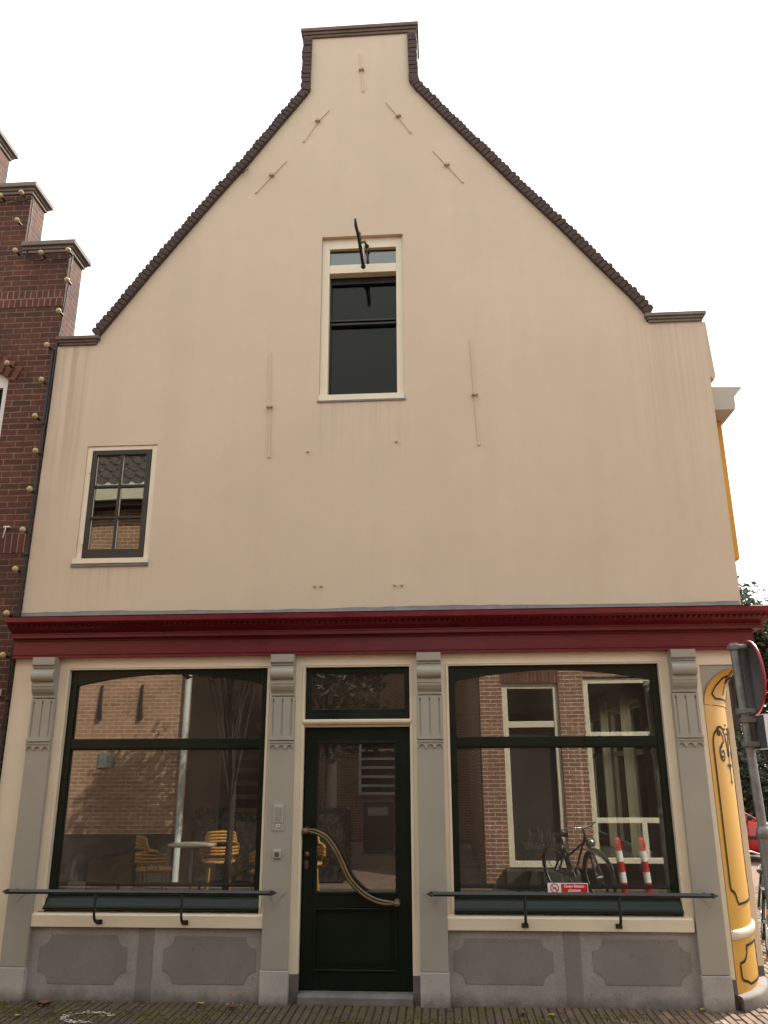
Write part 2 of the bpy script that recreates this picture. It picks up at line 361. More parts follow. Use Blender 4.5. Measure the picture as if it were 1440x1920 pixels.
# ================================================================== GROUND
g = MB(); g.face([(-300, -300, -.03), (300, -300, -.03), (300, 300, -.03), (-300, 300, -.03)])
tag(g.build('ground', 'ground'), kind='structure')
g = MB(); g.box(-6.2, 8.2, -6.3, 7.2, -.025, -.012); tag(g.build('sand_bed', 'sand'), kind='structure')
pv = MB(); px, py = .0585, .205
ix = 0; x = -6.0
while x < 8.0:
    off = (ix % 2)*.5*py+random.uniform(-.006, .006); y = -6.1+off
    while y < 7.0:
        if not (-3.0 < x+.03 < 3.12 and y > .03) and not (x <= -3.0 and y > .06):
            g = random.uniform(.0014, .0032); dz = random.uniform(-.004, .003); c = .005
            x0, x1, y0, y1 = x+g, x+px-g, y+g, y+py-g*1.3
            x0 += random.uniform(-.001, .001); y0 += random.uniform(-.002, .002)
            tl, tr_ = random.uniform(-.0018, .0018), random.uniform(-.0018, .0018)
            pv.cur = random.random(); i = len(pv.v); z = dz
            pv.v += [(x0, y0, z-.02), (x1, y0, z-.02), (x1, y1, z-.02), (x0, y1, z-.02), (x0+c, y0+c, z+tl), (x1-c, y0+c, z+tr_), (x1-c, y1-c, z+tr_), (x0+c, y1-c, z+tl)]
            for q in ((4,5,6,7),(0,1,5,4),(1,2,6,5),(2,3,7,6),(3,0,4,7)): pv.f.append([i+k for k in q]); pv.t.append(pv.cur); pv.sm.append(False)
        y += py
    x += px; ix += 1
tag(pv.build('brick_pavement', 'pavers'), kind='structure')

# ================================================================== CORNER HOUSE
H = thing('corner_house', 'beige stuccoed corner house with a shaped gable over an oxblood shopfront cornice', 'house')
WL, WR = -3.05, 3.245
attic = (-.407, .411, 5.05, 6.872); small = (-2.615, -1.933, 3.50, 4.655)
outer = [(WL, 2.661), (WR, 2.661), (WR, 5.745), (2.72, 5.76), (2.711, 5.855), (2.582, 6.047), (2.302, 6.409), (1.986, 6.834), (1.56, 7.372), (.905, 8.227), (.56, 8.69), (.509, 8.79), (.496, 9.47),
         (-.574, 9.47), (-.579, 8.73), (-.63, 8.65), (-.88, 8.29), (-1.218, 7.80), (-1.517, 7.399), (-1.868, 6.911), (-2.155, 6.507), (-2.613, 5.838), (-2.64, 5.74), (WL, 5.735)]
sheet(outer, [rect(*attic), rect(*small)], 0, .28).build('wall', 'stucco', H)
# side walls, back, upper floor box (dark inside), roof
b = MB(); b.box(3.0, WR-.001, .281, 9, 2.78, 5.73); b.build('wall', 'stucco', H)
b = MB(); b.box(WL+.001, -2.8, .281, 9, .02, 5.73); b.build('wall', 'stucco', H)
b = MB(); b.box(WL, WR, 9.001, 9.25, .02, 5.7); b.build('wall', 'stucco', H)
b = MB(); b.prism([(-2.72, 5.72), (2.78, 5.72), (.1, 8.55), (-.1, 8.55)], .29, 9.2); b.build('roof', 'rooftile', H)
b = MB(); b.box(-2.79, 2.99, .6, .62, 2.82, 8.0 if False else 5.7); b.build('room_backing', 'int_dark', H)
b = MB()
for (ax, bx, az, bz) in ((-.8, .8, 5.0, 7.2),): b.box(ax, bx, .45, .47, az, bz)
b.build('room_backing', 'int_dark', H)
# eaves end on the right shoulder
MB().prism([(3.2455, 5.17), (3.278, 5.14), (3.295, 5.17), (3.268, 5.74), (3.2455, 5.74)], .004, 2.5).build('eaves_end', 'stucco', H)

# -- coping of bricks on edge
def coping(pts, sgn):
    cp = MB(); mo = MB()
    P = [Vector((x, 0, z)) for x, z in pts]
    L = [0]
    for a, c in zip(P, P[1:]): L.append(L[-1]+(c-a).length)
    def at(s):
        for k in range(len(P)-1):
            if s <= L[k+1]: 
                t = (s-L[k])/(L[k+1]-L[k]); return P[k].lerp(P[k+1], t), (P[k+1]-P[k]).normalized()
        return P[-1], (P[-1]-P[-2]).normalized()
    s = .012; pitch_ = .057
    while s < L[-1]-.02:
        p, d = at(s); n = Vector((-d.z, 0, d.x))*sgn
        # average the direction near the corner
        p2, d2 = at(min(L[-1], s+.06)); p3, d3 = at(max(0, s-.06)); d = (d+d2+d3).normalized(); n = Vector((-d.z, 0, d.x))*sgn
        w_ = pitch_*.465*random.uniform(.92, 1.03); h0, h1 = -.008, .092+random.uniform(-.007, .008); y0 = -.045+random.uniform(-.005, .005)
        prof = [(-w_, h0), (w_, h0), (w_, h1-.012), (w_*.7, h1-.003), (0, h1+.002), (-w_*.7, h1-.003), (-w_, h1-.012)]
        tlt = random.uniform(-.07, .07)
        ring0 = [p+d*(a+tlt*b_)+n*b_ for a, b_ in prof]
        rows = [[Vector((q.x, y, q.z)) for q in ring0] for y in (y0+.008, .22)]
        fr = [Vector((p.x+(q.x-p.x-n.x*.05)*.9+n.x*.05, y0, p.z+(q.z-p.z-n.z*.05)*.9+n.z*.05)) for q in ring0]
        cp.cur = random.random(); cp.grid([fr]+rows, True, False); cp.face(list(reversed(fr)) if sgn > 0 else fr); 
        s += pitch_
    for k in range(len(P)-1):
        a, c = P[k], P[k+1]; d = (c-a).normalized(); n = Vector((-d.z, 0, d.x))*sgn
        q = [a-n*.004, c-n*.004, c+n*.088, a+n*.080]; mo.prism([(v.x, v.z) for v in q], -.03, .21)
    return cp, mo
left = [(-2.613, 5.838), (-2.155, 6.507), (-1.868, 6.911), (-1.517, 7.399), (-1.218, 7.80), (-.88, 8.29), (-.63, 8.65), (-.579, 8.73), (-.574, 9.45)]
right = [(2.711, 5.855), (2.582, 6.047), (2.302, 6.409), (1.986, 6.834), (1.56, 7.372), (.905, 8.227), (.56, 8.69), (.509, 8.79), (.496, 9.45)]
for pts, sg in ((left, 1), (right, -1)):
    c, m = coping(pts, sg); k = c.build('gable_coping', 'copebrick', H); m.build('mortar_bed', 'mortar', k)
def capstone(x0, x1, z0, z1, yb, nm='cap_stone', mt='capstone', ov=.05):
    b = MB(); h = z1-z0
    pr = [(yb, z0), (-ov*.45, z0), (-ov*.45, z0+h*.28), (-ov*.7, z0+h*.36), (-ov*.7, z0+h*.55), (-ov*1.1, z0+h*.68), (-ov*1.1, z1-.004), (-ov*1.0, z1), (yb, z1)]
    for ov_, f0, f1 in ((.42, 0, .3), (.7, .3, .6), (1.05, .6, 1)): b.box(x0+ov*(1.05-ov_), x1-ov*(1.05-ov_), -ov*ov_, yb, z0+h*f0+(.0004 if f0 else 0), z0+h*f1)
    return b.build(nm, mt, H, .003)
capstone(-.69, .612, 9.462, 9.572, .42)
capstone(-3.045, -2.605, 5.737, 5.822, .3)
capstone(2.705, 3.268, 5.747, 5.832, .3, mt='greycap')

# -- wall anchors
def anchor(a, k, c):
    a, k, c = [Vector((p[0], 0, p[1])) for p in (a, k, c)]
    d = (c-a).normalized(); n = Vector((-d.z, 0, d.x))
    b = MB(); w_ = .0065
    for p, q in ((a, k), (k, c)):
        m_ = [p+n*w_, p-n*w_, q-n*w_, q+n*w_]; b.prism([(v.x, v.z) for v in m_], -.011, .006)
    o = b.build('wall_anchor', 'stucco', H, .002)
    b = MB(); b.box(-.028, .028, -.034, .004, -.010, .010, Matrix.Translation(k) @ Matrix.Rotation(0, 4, 'Y')); b.box(-.010, .010, -.042, .004, -.019, .010, Matrix.Translation(k)); b.build('anchor_key', 'keybrown', o, .002)
    b = MB(); b.ball((c.x, -.006, c.z), .012, 8); b.build('anchor_foot', 'stucco', o)
for t in (((-.033, 9.222), (-.015, 8.984), (.004, 8.692)), ((-.363, 8.467), (-.481, 8.327), (-.624, 8.071)), ((.252, 8.531), (.382, 8.332), (.509, 8.114)),
          ((-.806, 7.835), (-.952, 7.655), (-1.113, 7.45)), ((.74, 7.867), (.879, 7.677), (1.037, 7.455)), ((-.889, 5.578), (-.872, 5.005), (-.858, 4.493)), ((1.051, 5.648), (1.07, 5.062), (1.091, 4.555))):
    anchor(*t)
b = MB()
for x, z in ((-.404, 3.257), (-.347, 3.256), (.305, 3.254), (.366, 3.253), (-.497, 4.536), (.329, 4.611)): MB().lathe([(.0001, -.02), (.010, -.02), (.012, .004)], (x, 0, z), (0, 1, 0), 10).build('bolt', 'keybrown', H)
MB().tube([(-1.266+.06*t, -.02-.03*math.sin(3.1*t), 7.69+.05*t*t-.02*math.sin(3.1*t)) for t in [k/8 for k in range(9)]], .006, 6).build('hook', 'black', H)

# -- attic window
aw = thing('attic_window', None, None); aw.parent = H
x0, x1, z0, z1 = attic
b = MB(); fy0, fy1 = .045, .13
b.box(x0+.001, -.331, fy0, fy1, z0+.07, z1-.001); b.box(.34, x1-.001, fy0, fy1, z0+.07, z1-.001)
b.box(-.331, .34, fy0, fy1, 6.755, z1-.001); b.box(-.331, .34, fy0-.003, fy1, 6.468, 6.565); b.box(-.002, .020, fy0+.004, fy1, 6.565, 6.755)
b.build('frame', 'cream', aw, .003)
MB().prism([(fy1, z0+.002), (-.006, z0+.002), (-.006, z0+.058), (fy0, z0+.070), (fy1, z0+.070)], x0+.002, x1-.002, 'x').build('sill', 'cream', aw, .002)
MB().prism([(-.0, z0-.004), (-.012, z0-.018), (-.008, z0+.001), (.03, z0+.0015)], x0-.012, x1+.012, 'x').build('lead_strip', 'lead', aw)
MB().box(-.331, .34, .085, .091, 6.565, 6.755).build('pane', 'glass_fan', aw)
sa = MB(); sy = .14
sa.box(-.331, .34, sy, sy+.03, 6.40, 6.468); sa.box(-.331, .34, sy-.008, sy+.03, 5.972, 5.990); sa.box(-.331, .34, sy-.012, sy+.03, 5.928, 5.950); sa.box(-.331, -.318, sy, sy+.03, z0+.07, 6.40); sa.box(.327, .34, sy, sy+.03, z0+.07, 6.40)
sa.build('sash', 'black', aw, .002)
MB().box(-.318, .327, .172, .178, z0+.07, 6.40).build('pane', 'glass_dark', aw)
MB().box(-.33, .34, .22, .225, z0+.07, 6.46).build('roller_blind', 'blind', aw)
MB().box(-.36, .36, .23, .235, 6.50, 6.82).build('blind_box', 'blind', aw)

# -- small casement on the left
cw = thing('casement_window', None, None); cw.parent = H
x0, x1, z0, z1 = small
b = MB(); b.box(x0+.001, -2.562, .012, .10, z0+.055, z1-.001); b.box(-1.985, x1-.001, .012, .10, z0+.055, z1-.001); b.box(-2.562, -1.985, .012, .10, 4.612, z1-.001)
b.build('frame', 'cream', cw, .003)
MB().prism([(.1, z0+.002), (-.018, z0+.002), (-.018, z0+.048), (.02, z0+.054), (.1, z0+.054)], x0-.015, x1+.004, 'x').build('sill', 'cream', cw, .002)
MB().prism([(0, z0-.026), (-.014, z0-.026), (-.012, z0+.001), (.03, z0+.001)], x0-.028, x1+.006, 'x').build('lead_strip', 'lead', cw)
b = MB(); X0, X1, Z0, Z1 = -2.559, -1.988, 3.556, 4.61; gx0, gx1, gz0, gz1 = -2.515, -2.035, 3.64, 4.565
b.box(X0, gx0, .006, .06, Z0, Z1); b.box(gx1, X1, .006, .06, Z0, Z1); b.box(gx0, gx1, .006, .06, Z0, gz0); b.box(gx0, gx1, .006, .06, gz1, Z1)
b.box(-2.286, -2.264, .012, .06, gz0, gz1)
for z in (3.945, 4.253): b.box(gx0, gx1, .014, .058, z-.011, z+.011)
cs = b.build('casement', 'casement', cw, .002)
b = MB()
for z in (3.945, 4.253, gz0, ): pass
for xx in (gx0, -2.264): b.box(xx, xx+.006, .03, .05, gz0, gz1)
b.build('putty_bead', 'int_light', cs)
xs = [gx0, -2.286, -2.264, gx1]; zs = [gz0, 3.934, 3.956, 4.242, 4.264, gz1]
for i in (0, 2):
    for j in (0, 2, 4):
        p = MB(); p.box(xs[i], xs[i+1], .036, .041, zs[j], zs[j+1]); p.build('pane', 'glass_small', cs)
for z in (3.72, 4.42): MB().tube([(X0-.006, .0, z-.035), (X0-.006, .0, z+.035)], .009, 8).build('hinge', 'cream', cw)

# -- shopfront: cream posts and lintel, one frame part
OPL = (-2.548, -.795); OPR = (.753, 2.503); OPD = (-.467, .423); ZT = 2.548
fr = sheet([(-3.046, .20), (OPL[0]-.05, .20), (OPL[0]-.05, .5), (OPL[0]-.05, .63), (OPL[0], .63), (OPL[0], ZT), (OPL[1], ZT), (OPL[1], .20), (OPD[0], .20), (OPD[0], ZT), (OPD[1], ZT), (OPD[1], .20), (OPR[0], .20), (OPR[0], ZT), (OPR[1], ZT), (OPR[1], .20),
            (2.835, .20), (2.835, 2.53), (3.245, 2.53), (3.245, 2.657), (-3.046, 2.657)], [], .0, .05)
fr.build('shopfront_frame', 'cream', H, .003)
b = MB()
for xa, xb in ((-3.046, OPL[0]-.03), (-.76, OPD[0]), (OPD[1], .70), (2.56, 2.838)): MB().box(xa, xb, -.0025, .06, -.01, .1995).build('post_foot', 'footgrey', H, .002)
# door jamb shadows lines: raised inner moulding
b = MB()
for (xa, xb) in (OPL, OPR, OPD):
    b.box(xa-.022, xa-.012, -.006, .0, .64, ZT+.012); b.box(xb+.012, xb+.022, -.006, .0, .64, ZT+.012); b.box(xa-.012, xb+.012, -.006, .0, ZT+.012, ZT+.022)
b.build('moulding', 'cream', H, .002)

# -- red cornice, swept around the corner
def sweep(prof, x0=-3.06, xc=3.25, yend=7.0):
    b = MB(); A = [(x0, -d, z) for d, z in prof]; B = [(xc+d, -d, z) for d, z in prof]; C = [(xc+d, yend, z) for d, z in prof]
    for k in range(len(prof)-1):
        b.face([A[k], B[k], B[k+1], A[k+1]]); b.face([B[k], C[k], C[k+1], B[k+1]])
    b.face(list(reversed(A))); return b
prof = [(-.02, 2.648), (.055, 2.648), (.055, 2.662), (.048, 2.666), (.048, 2.672), (.056, 2.676), (.056, 2.684), (.042, 2.688), (.042, 2.790), (.052, 2.796), (.052, 2.804), (.105, 2.812), (.108, 2.816), (.108, 2.84), (.10, 2.846), (.10, 2.856),
        (.125, 2.87), (.155, 2.882), (.185, 2.9), (.21, 2.924), (.216, 2.93), (.236, 2.93), (.24, 2.936), (.243, 2.974), (.236, 2.980), (-.02, 3.0)]
cor = sweep(prof).build('cornice', 'red', H, 0)
# carved leaf row on the cyma
b = MB(); k = 0; x = -3.0
def leafat(P, t, nrm):
    upv = Vector((0, 0, 1)); o = []
    for j in range(7):
        a = math.pi*j/6; o.append((math.cos(a)*.021, math.sin(a)*.03))
    cen = P+nrm*.012-upv*.006
    for j in range(6):
        q0 = P+t*o[j][0]-upv*(o[j][1]-.014)+nrm*(-o[j][1]*.9+.006); q1 = P+t*o[j+1][0]-upv*(o[j+1][1]-.014)+nrm*(-o[j+1][1]*.9+.006); b.face([cen, q0, q1])
while x < 3.4:
    leafat(Vector((x, -.198, 2.905)), Vector((1, 0, 0)), Vector((0, -1, 0))); x += .047
y = -.15
while y < 3:
    leafat(Vector((3.25+.198, y, 2.905)), Vector((0, 1, 0)), Vector((1, 0, 0))); y += .047
b.build('leaf_moulding', 'red', cor)
lf = MB(); rows = [[], [], []]; x = -3.04; 
while x < 3.26:
    wv = random.uniform(-.004, .004); rows[0].append((x, -.004+random.uniform(-.002, .002), 3.060+wv+.006*math.sin(x*2.1))); rows[1].append((x, -.02, 2.999+wv*.3)); rows[2].append((x, -.246+random.uniform(-.002, .002), 2.982)); x += .11
lf.grid(rows, False, True); lf.build('lead_flashing', 'lead', H)

# -- pilasters
def pilaster(x0, x1, dots=True):
    p = thing('pilaster', None, None, ((x0+x1)/2, 0, 0)); p.parent = H
    f = -.045
    b = MB(); b.box(x0, x1, f, .0, .236, 2.30); b.build('shaft', 'taupe', p, .003)
    b = MB(); b.box(x0-.004, x1+.006, f-.012, .01, -.01, .232); b.build('plinth_block', 'bluestone', p, .005)
    # console: scroll profile extruded across
    pr = [(0, 2.304), (f-.010, 2.304), (f-.014, 2.314), (f-.008, 2.322), (f-.016, 2.336), (f-.03, 2.352), (f-.045, 2.38), (f-.047, 2.398), (f-.052, 2.402), (f-.052, 2.424), (f-.045, 2.43), (f-.045, 2.436)]
    for j in range(11):
        a = -math.pi*.5+math.pi*.92*j/10; pr.append((f-.045-.042*math.cos(a)*1.0, 2.49+.052*math.sin(a)))
    pr += [(f-.05, 2.552), (f-.06, 2.556), (f-.06, 2.57), (f-.078, 2.578), (f-.082, 2.582), (f-.082, 2.645), (0, 2.645)]
    b = MB(); b.prism(pr, x0+.006, x1-.006, 'x'); b.build('console', 'taupe', p, .0015)
    # fluted panel
    b = MB(); w_ = x1-x0; zb, zt = 1.962, 2.298; fl = [x0+w_*t for t in (.13, .5, .87)]; fw = .0065
    ed = [x0+.003]
    for q in fl: ed += [q-fw, q+fw]
    ed.append(x1-.003)
    for j in range(0, len(ed), 2): b.box(ed[j], ed[j+1], f-.007, f+.001, zb, zt)
    for q in fl:
        b.box(q-fw, q+fw, f-.007, f+.001, zt-.018, zt); b.box(q-fw, q+fw, f-.007, f+.001, zb, zb+.022)
    b.build('fluted_panel', 'taupe', p, .0015)
    if dots:
        for q in fl: MB().ball((q, f-.007, zt-.032), .006, 6).build('stud', 'footgrey', p)
    b = MB(); b.box(x0-.003, x1+.003, f-.026, f+.001, 1.944, 1.962); b.box(x0-.001, x1+.001, f-.018, f+.001, 1.920, 1.938)
    # scalloped lip: three arches
    n_ = 3; wv = (x1-x0)/n_
    for j in range(n_):
        c = x0+wv*(j+.5); r_ = wv*.34; top = 1.9195
        pts = [(c-wv/2, top), (c-wv/2, 1.876), (c-r_-.008, 1.872), (c-r_-.002, 1.880)]
        for t in range(9):
            a = math.pi-math.pi*t/8; pts.append((c+r_*math.cos(a), 1.884+r_*math.sin(a)*.85))
        pts += [(c+r_+.002, 1.880), (c+r_+.008, 1.872), (c+wv/2, 1.876), (c+wv/2, top)]
        b.prism(pts, f-.012, f-.0005)
    b.build('scalloped_band', 'taupe', p, .001)
    return p
P1 = pilaster(-2.836, -2.628); P2 = pilaster(-.752, -.542); P3 = pilaster(.484, .698); P4 = pilaster(2.577, 2.787)
for p, xc in ((P1, -2.757), (P2, -.655), (P3, .59), (P4, 2.69)):
    b = MB(); b.box(-.062, .062, -.0025, .001, -.062, .062, Matrix.Translation((xc, -.0455, .79)) @ Matrix.Rotation(R(45), 4, 'Y')); b.build('rail_plate', 'taupe', p, .001)

# -- base panels
def base(x0, x1, pans, strip):
    o = box(x0, x1, -.004, .10, -.01, .521).build('stone_base', 'stonebase', H)
    for (a, c, z0, z1) in pans:
        r_ = .085; pts = []
        for (cx, cz, a0) in ((a, z0, 90), (c, z0, 180), (c, z1, 270), (a, z1, 0)):
            for k in range(9):
                t = R(a0-90*k/8) if False else R(a0-90*k/8); pts.append((cx+r_*math.cos(t), cz+r_*math.sin(t)))
        MB().prism(pts, -.0075, .0).build('dark_panel', 'stonepanel', o)
    MB().box(strip[0], strip[1], -.0075, .0, .0, .519).build('dark_strip', 'stonepanel', o)
base(-2.628, -.752, [(-2.54, -1.83, .115, .462), (-1.535, -.80, .125, .458)], (-1.742, -1.622))
base(.698, 2.577, [(.738, 1.493, .15, .462), (1.79, 2.52, .155, .468)], (1.582, 1.702))

# -- shop windows
def shop_window(x0, x1):
    wd = thing('shop_window', None, None); wd.parent = H
    y0, y1 = .05, .11; st = .055; zb, zm0, zm1, zt = .775, 1.885, 1.966, 2.515
    b = MB(); b.box(x0+.001, x0+st, y0, y1, .70, ZT-.001); b.box(x1-st, x1-.001, y0, y1, .70, ZT-.001)
    b.box(x0+st, x1-st, y0+.004, y1, zm0, zm1); b.box(x0+st, x1-st, y0-.004, y1, .735, zb)
    b.box(x0+st+.001, x1-st-.001, y0+.012, y1-.03, zm0-.012, zm0)
    # arched head board
    n_ = 20; a0, a1 = x0+st, x1-st; pts = [(a0, ZT-.002)]
    for k in range(n_+1):
        t = k/n_; pts.append((a0+(a1-a0)*t, 2.418+.092*(1-(2*t-1)**2)))
    pts.append((a1, ZT-.002)); b.prism(pts, y0+.006, y1-.005)
    f_ = b.build('frame', 'green', wd, .003)
    MB().box(a0, a1, .083, .089, zb, zm0).build('pane', 'glass_shop', wd)
    MB().prism([(a0+.001, zm1)]+[(p[0], p[1]+.004) for p in pts[1:-1]][::-1][::1][::-1]+[(a1-.001, zm1)], .084, .089).build('pane', 'glass_shop', wd) if False else None
    q = [(a0, zm1), (a1, zm1)]+[(p[0], p[1]+.012) for p in reversed(pts[1:-1])]
    MB().prism(q, .084, .0885).build('pane', 'glass_shop', wd)
    # weathering board with a rolled nose
    pr = [(.11, .735), (.046, .735), (.03, .722), (.012, .69), (-.004, .672)]
    for k in range(7):
        a = R(90+k*30); pr.append((-.004+.016*math.cos(a), .656+.016*math.sin(a)))
    pr += [(.11, .640)]
    MB().prism(pr, x0+.0015, x1-.0015, 'x').build('weather_board', 'green', wd, .001)
    MB().prism([(.11, .5225), (-.034, .5225), (-.034, .606), (-.026, .614), (.0, .622), (.11, .639)], x0-.078, x1+.060, 'x').build('sill', 'cream', wd, .003)
    return wd
shop_window(*OPL); shop_window(*OPR)

# -- window guard rails
def guard(xa, xb, hooks):
    y, z = -.15, .792; gr = thing('window_rail', None, None, (xa, y, z)); gr.parent = H
    rot = Matrix.Rotation(R(45), 4, 'X'); T = Matrix.Translation((0, y, z))
    MB().box(xa, xb, -.0125, .0125, -.0125, .0125, T @ rot).build('rail', 'rail', gr, .001)
    for x, s in ((xa, -1), (xb, 1)):
        b = MB(); b.lathe([(.012, -.03), (.026, -.012), (.026, -.006), (.001, .034)], (x, y, z), (s, 0, 0), 4, False); b.build('arrow_tip', 'rail', gr)
        b = MB(); b.tube([(x-s*.03, y, z), (x-s*.045, -.045, z+.0)], .012, 4, sm=False); b.build('bracket', 'rail', gr)
    for x in hooks:
        pts = [(x, y, z-.012), (x, y, .70), (x+.0, y+.002, .64)]
        for k in range(7):
            a = R(180+k*90/6*1.0); pts.append((x, y+.085+.083*math.cos(a), .64+.075*math.sin(a)))
        pts.append((x, -.036, .560))
        b = MB(); b.tube(pts, .011, 6); b.box(x-.022, x+.028, -.043, -.034, .545, .578); b.build('hook_bracket', 'black', gr, .001)
guard(-2.80, -.655, (-2.068, -1.372)); guard(.57, 2.70, (1.288, 1.997))

# -- door
D = thing('front_door', None, None, (0, .08, .06)); D.parent = H
y0 = .075; gx0, gx1, gz0, gz1 = -.362, .302, .762, 1.928
b = MB(); L0, L1 = OPD[0]+.003, OPD[1]-.003
b.box(L0, gx0, y0, y0+.05, .078, 2.048); b.box(gx1, L1, y0, y0+.05, .078, 2.048); b.box(gx0, gx1, y0, y0+.05, gz1, 2.048); b.box(gx0, gx1, y0, y0+.05, .66, gz0); b.box(gx0, gx1, y0, y0+.05, .078, .205)
b.box(gx0, gx1, y0+.014, y0+.04, .205, .66)
leaf_ = b.build('door_leaf', 'doorgreen', D, .003)
b = MB()
def ringbox(b, x0, x1, z0, z1, w_, ya, yb):
    b.box(x0, x0+w_, ya, yb, z0, z1); b.box(x1-w_, x1, ya, yb, z0, z1); b.box(x0+w_, x1-w_, ya, yb, z0, z0+w_); b.box(x0+w_, x1-w_, ya, yb, z1-w_, z1)
ringbox(b, gx0-.006, gx1+.006, gz0-.006, gz1+.006, .018, y0-.008, y0+.02)
ringbox(b, gx0+.0, gx1-.0, .206, .659, .016, y0-.012, y0+.02)
b.build('beading', 'doorgreen', D, .004)
MB().prism([(gx0+.06, .262), (gx1-.06, .262), (gx1-.06, .603), (gx0+.06, .603)], y0+.004, y0+.016).build('raised_panel', 'doorgreen', D, .006)
MB().box(gx0+.004, gx1-.004, y0+.02, y0+.026, gz0+.004, gz1-.004).build('pane', 'glass_shop', D)
# curved brass pull
pts = []
ctl = [(-.437, 1.233), (-.36, 1.228), (-.27, 1.185), (-.20, 1.105), (-.14, 1.0), (-.08, .885), (0, .80), (.09, .74), (.19, .707), (.303, .70)]
def cat(P, n=8):
    out = []
    for i in range(len(P)-1):
        p0, p1, p2, p3 = P[max(i-1, 0)], P[i], P[i+1], P[min(i+2, len(P)-1)]
        for k in range(n):
            t = k/n; out.append(tuple(.5*((2*p1[j])+(-p0[j]+p2[j])*t+(2*p0[j]-5*p1[j]+4*p2[j]-p3[j])*t*t+(-p0[j]+3*p1[j]-3*p2[j]+p3[j])*t**3) for j in range(2)))
    out.append(P[-1]); return out
cc = cat(ctl)
hb = MB()
for dd in (-.0105, .0105):
    pts = []
    for k, (x, z) in enumerate(cc):
        a = Vector(cc[max(k-1, 0)]); c_ = Vector(cc[min(k+1, len(cc)-1)]); d = (c_-a).normalized(); n_ = Vector((-d.y, d.x))
        e_ = min(1, k/6, (len(cc)-1-k)/6); pts.append((x+n_.x*dd*e_, y0-.055-.012*math.sin(math.pi*k/(len(cc)-1)), z+n_.y*dd*e_))
    hb.tube(pts, .0125, 10)
for (x, z) in (ctl[0], ctl[-1]): hb.lathe([(.001, -.03), (.02, -.028), (.026, -.018), (.026, .0), (.016, .01), (.015, .055), (.028, .06), (.03, .068)], (x, y0-.065, z), (0, 1, 0), 14)
hb.build('handle', 'brass', D)
b = MB(); b.lathe([(.001, -.012), (.022, -.010), (.026, .002)], (-.433, y0, 1.051), (0, 1, 0), 16); b.build('door_knob_plate', 'brass', D)
b = MB(); b.box(-.446, -.417, y0-.006, y0+.001, .945, 1.005); b.build('lock_plate', 'brass', D, .002)
b = MB(); b.box(-.434, -.430, y0-.009, y0-.005, .965, .985); b.build('keyhole', 'black', D)
MB().prism([(.0, -.01), (-.02, -.01), (-.02, .045), (.02, .066), (.14, .074), (.14, -.01)], OPD[0]+.001, OPD[1]-.001, 'x').build('threshold', 'lead', H, .004)
# transom and fanlight
b = MB(); b.prism([(.11, 2.05), (.02, 2.05), (.015, 2.062), (-.004, 2.072), (-.012, 2.082), (-.016, 2.088), (-.016, 2.104), (-.008, 2.112), (.11, 2.114)], OPD[0]-.008, OPD[1]+.008, 'x'); b.build('transom', 'cream', H, .001)
fl = thing('fanlight', None, None); fl.parent = H
b = MB(); ringbox(b, L0, L1, 2.116, ZT-.002, .045, .055, .11); b.box(L0+.046, L1-.046, .06, .108, 2.162, 2.20); b.build('frame', 'green', fl, .003)
MB().box(L0+.045, L1-.045, .083, .089, 2.20, ZT-.047).build('pane', 'glass_shop', fl)
# intercom and key pad on the middle pilaster
ic = thing('intercom', None, None, (-.652, -.05, 1.35)); ic.parent = H
MB().box(-.704, -.598, -.0495, -.044, 1.238, 1.452).build('back_plate', 'taupe', ic, .001)
MB().box(-.692, -.612, -.056, -.049, 1.30, 1.436).build('speaker_panel', 'panelgrey', ic, .003)
b = MB()
for k in range(9): b.box(-.684, -.620, -.0575, -.0555, 1.315+k*.012, 1.319+k*.012)
b.build('grille', 'steel', ic)
b = MB(); b.box(-.664, -.637, -.054, -.049, 1.266, 1.290); b.build('bell_button', 'white', ic, .002)
b = MB(); b.lathe([(.001, -.004), (.006, -.003), (.006, .0)], (-.650, -.054, 1.281), (0, 1, 0), 10); b.build('button_dot', 'black', ic)
kp = thing('key_pad', None, None, (-.65, -.05, 1.065)); kp.parent = H
MB().box(-.684, -.620, -.062, -.044, 1.034, 1.098).build('case', 'panelgrey', kp, .004)
MB().box(-.673, -.631, -.065, -.061, 1.044, 1.084).build('lid', 'steel', kp, .003)
b = MB()
for i in range(3):
    for j in range(3): b.box(-.666+i*.011, -.659+i*.011, -.067, -.064, 1.049+j*.011, 1.056+j*.011)
b.build('keys', 'signblack', kp)

# -- rounded corner column
CC = thing('corner_column', None, None, (2.84, 0, 0)); CC.parent = H
def colp(t, k=1.0, z=0, off=0):
    X, Y = .36, .62; bl = .5
    sx_, sy_ = X*t, Y*t; qx, qy = X*math.sin(t*math.pi/2), Y*(1-math.cos(t*math.pi/2))
    x = 3.20-X*k+k*((1-bl)*sx_+bl*qx); y = k*((1-bl)*sy_+bl*qy)
    dx = (1-bl)*X+bl*X*math.cos(t*math.pi/2)*math.pi/2; dy = (1-bl)*Y+bl*Y*math.sin(t*math.pi/2)*math.pi/2; l = math.hypot(dx, dy)
    return Vector((x+off*dy/l, y-off*dx/l, z))
TT = [k/20 for k in range(21)]
def colsec(z0, z1, off0=0, off1=0, steps=1): return [[colp(t, 1, z0+(z1-z0)*s/steps, off0+(off1-off0)*s/steps) for t in TT] for s in range(steps+1)]
b = MB(); b.grid(colsec(.10, 2.205)); b.build('shaft', 'yellow', CC)
b = MB(); rows = []
for s in range(17):
    a = R(90*s/16); rows.append([colp(t, max(math.cos(a), .001), 2.21+.31*math.sin(a), .004) for t in TT])
b.grid(rows); b.build('arched_head', 'yellow', CC)
b = MB()
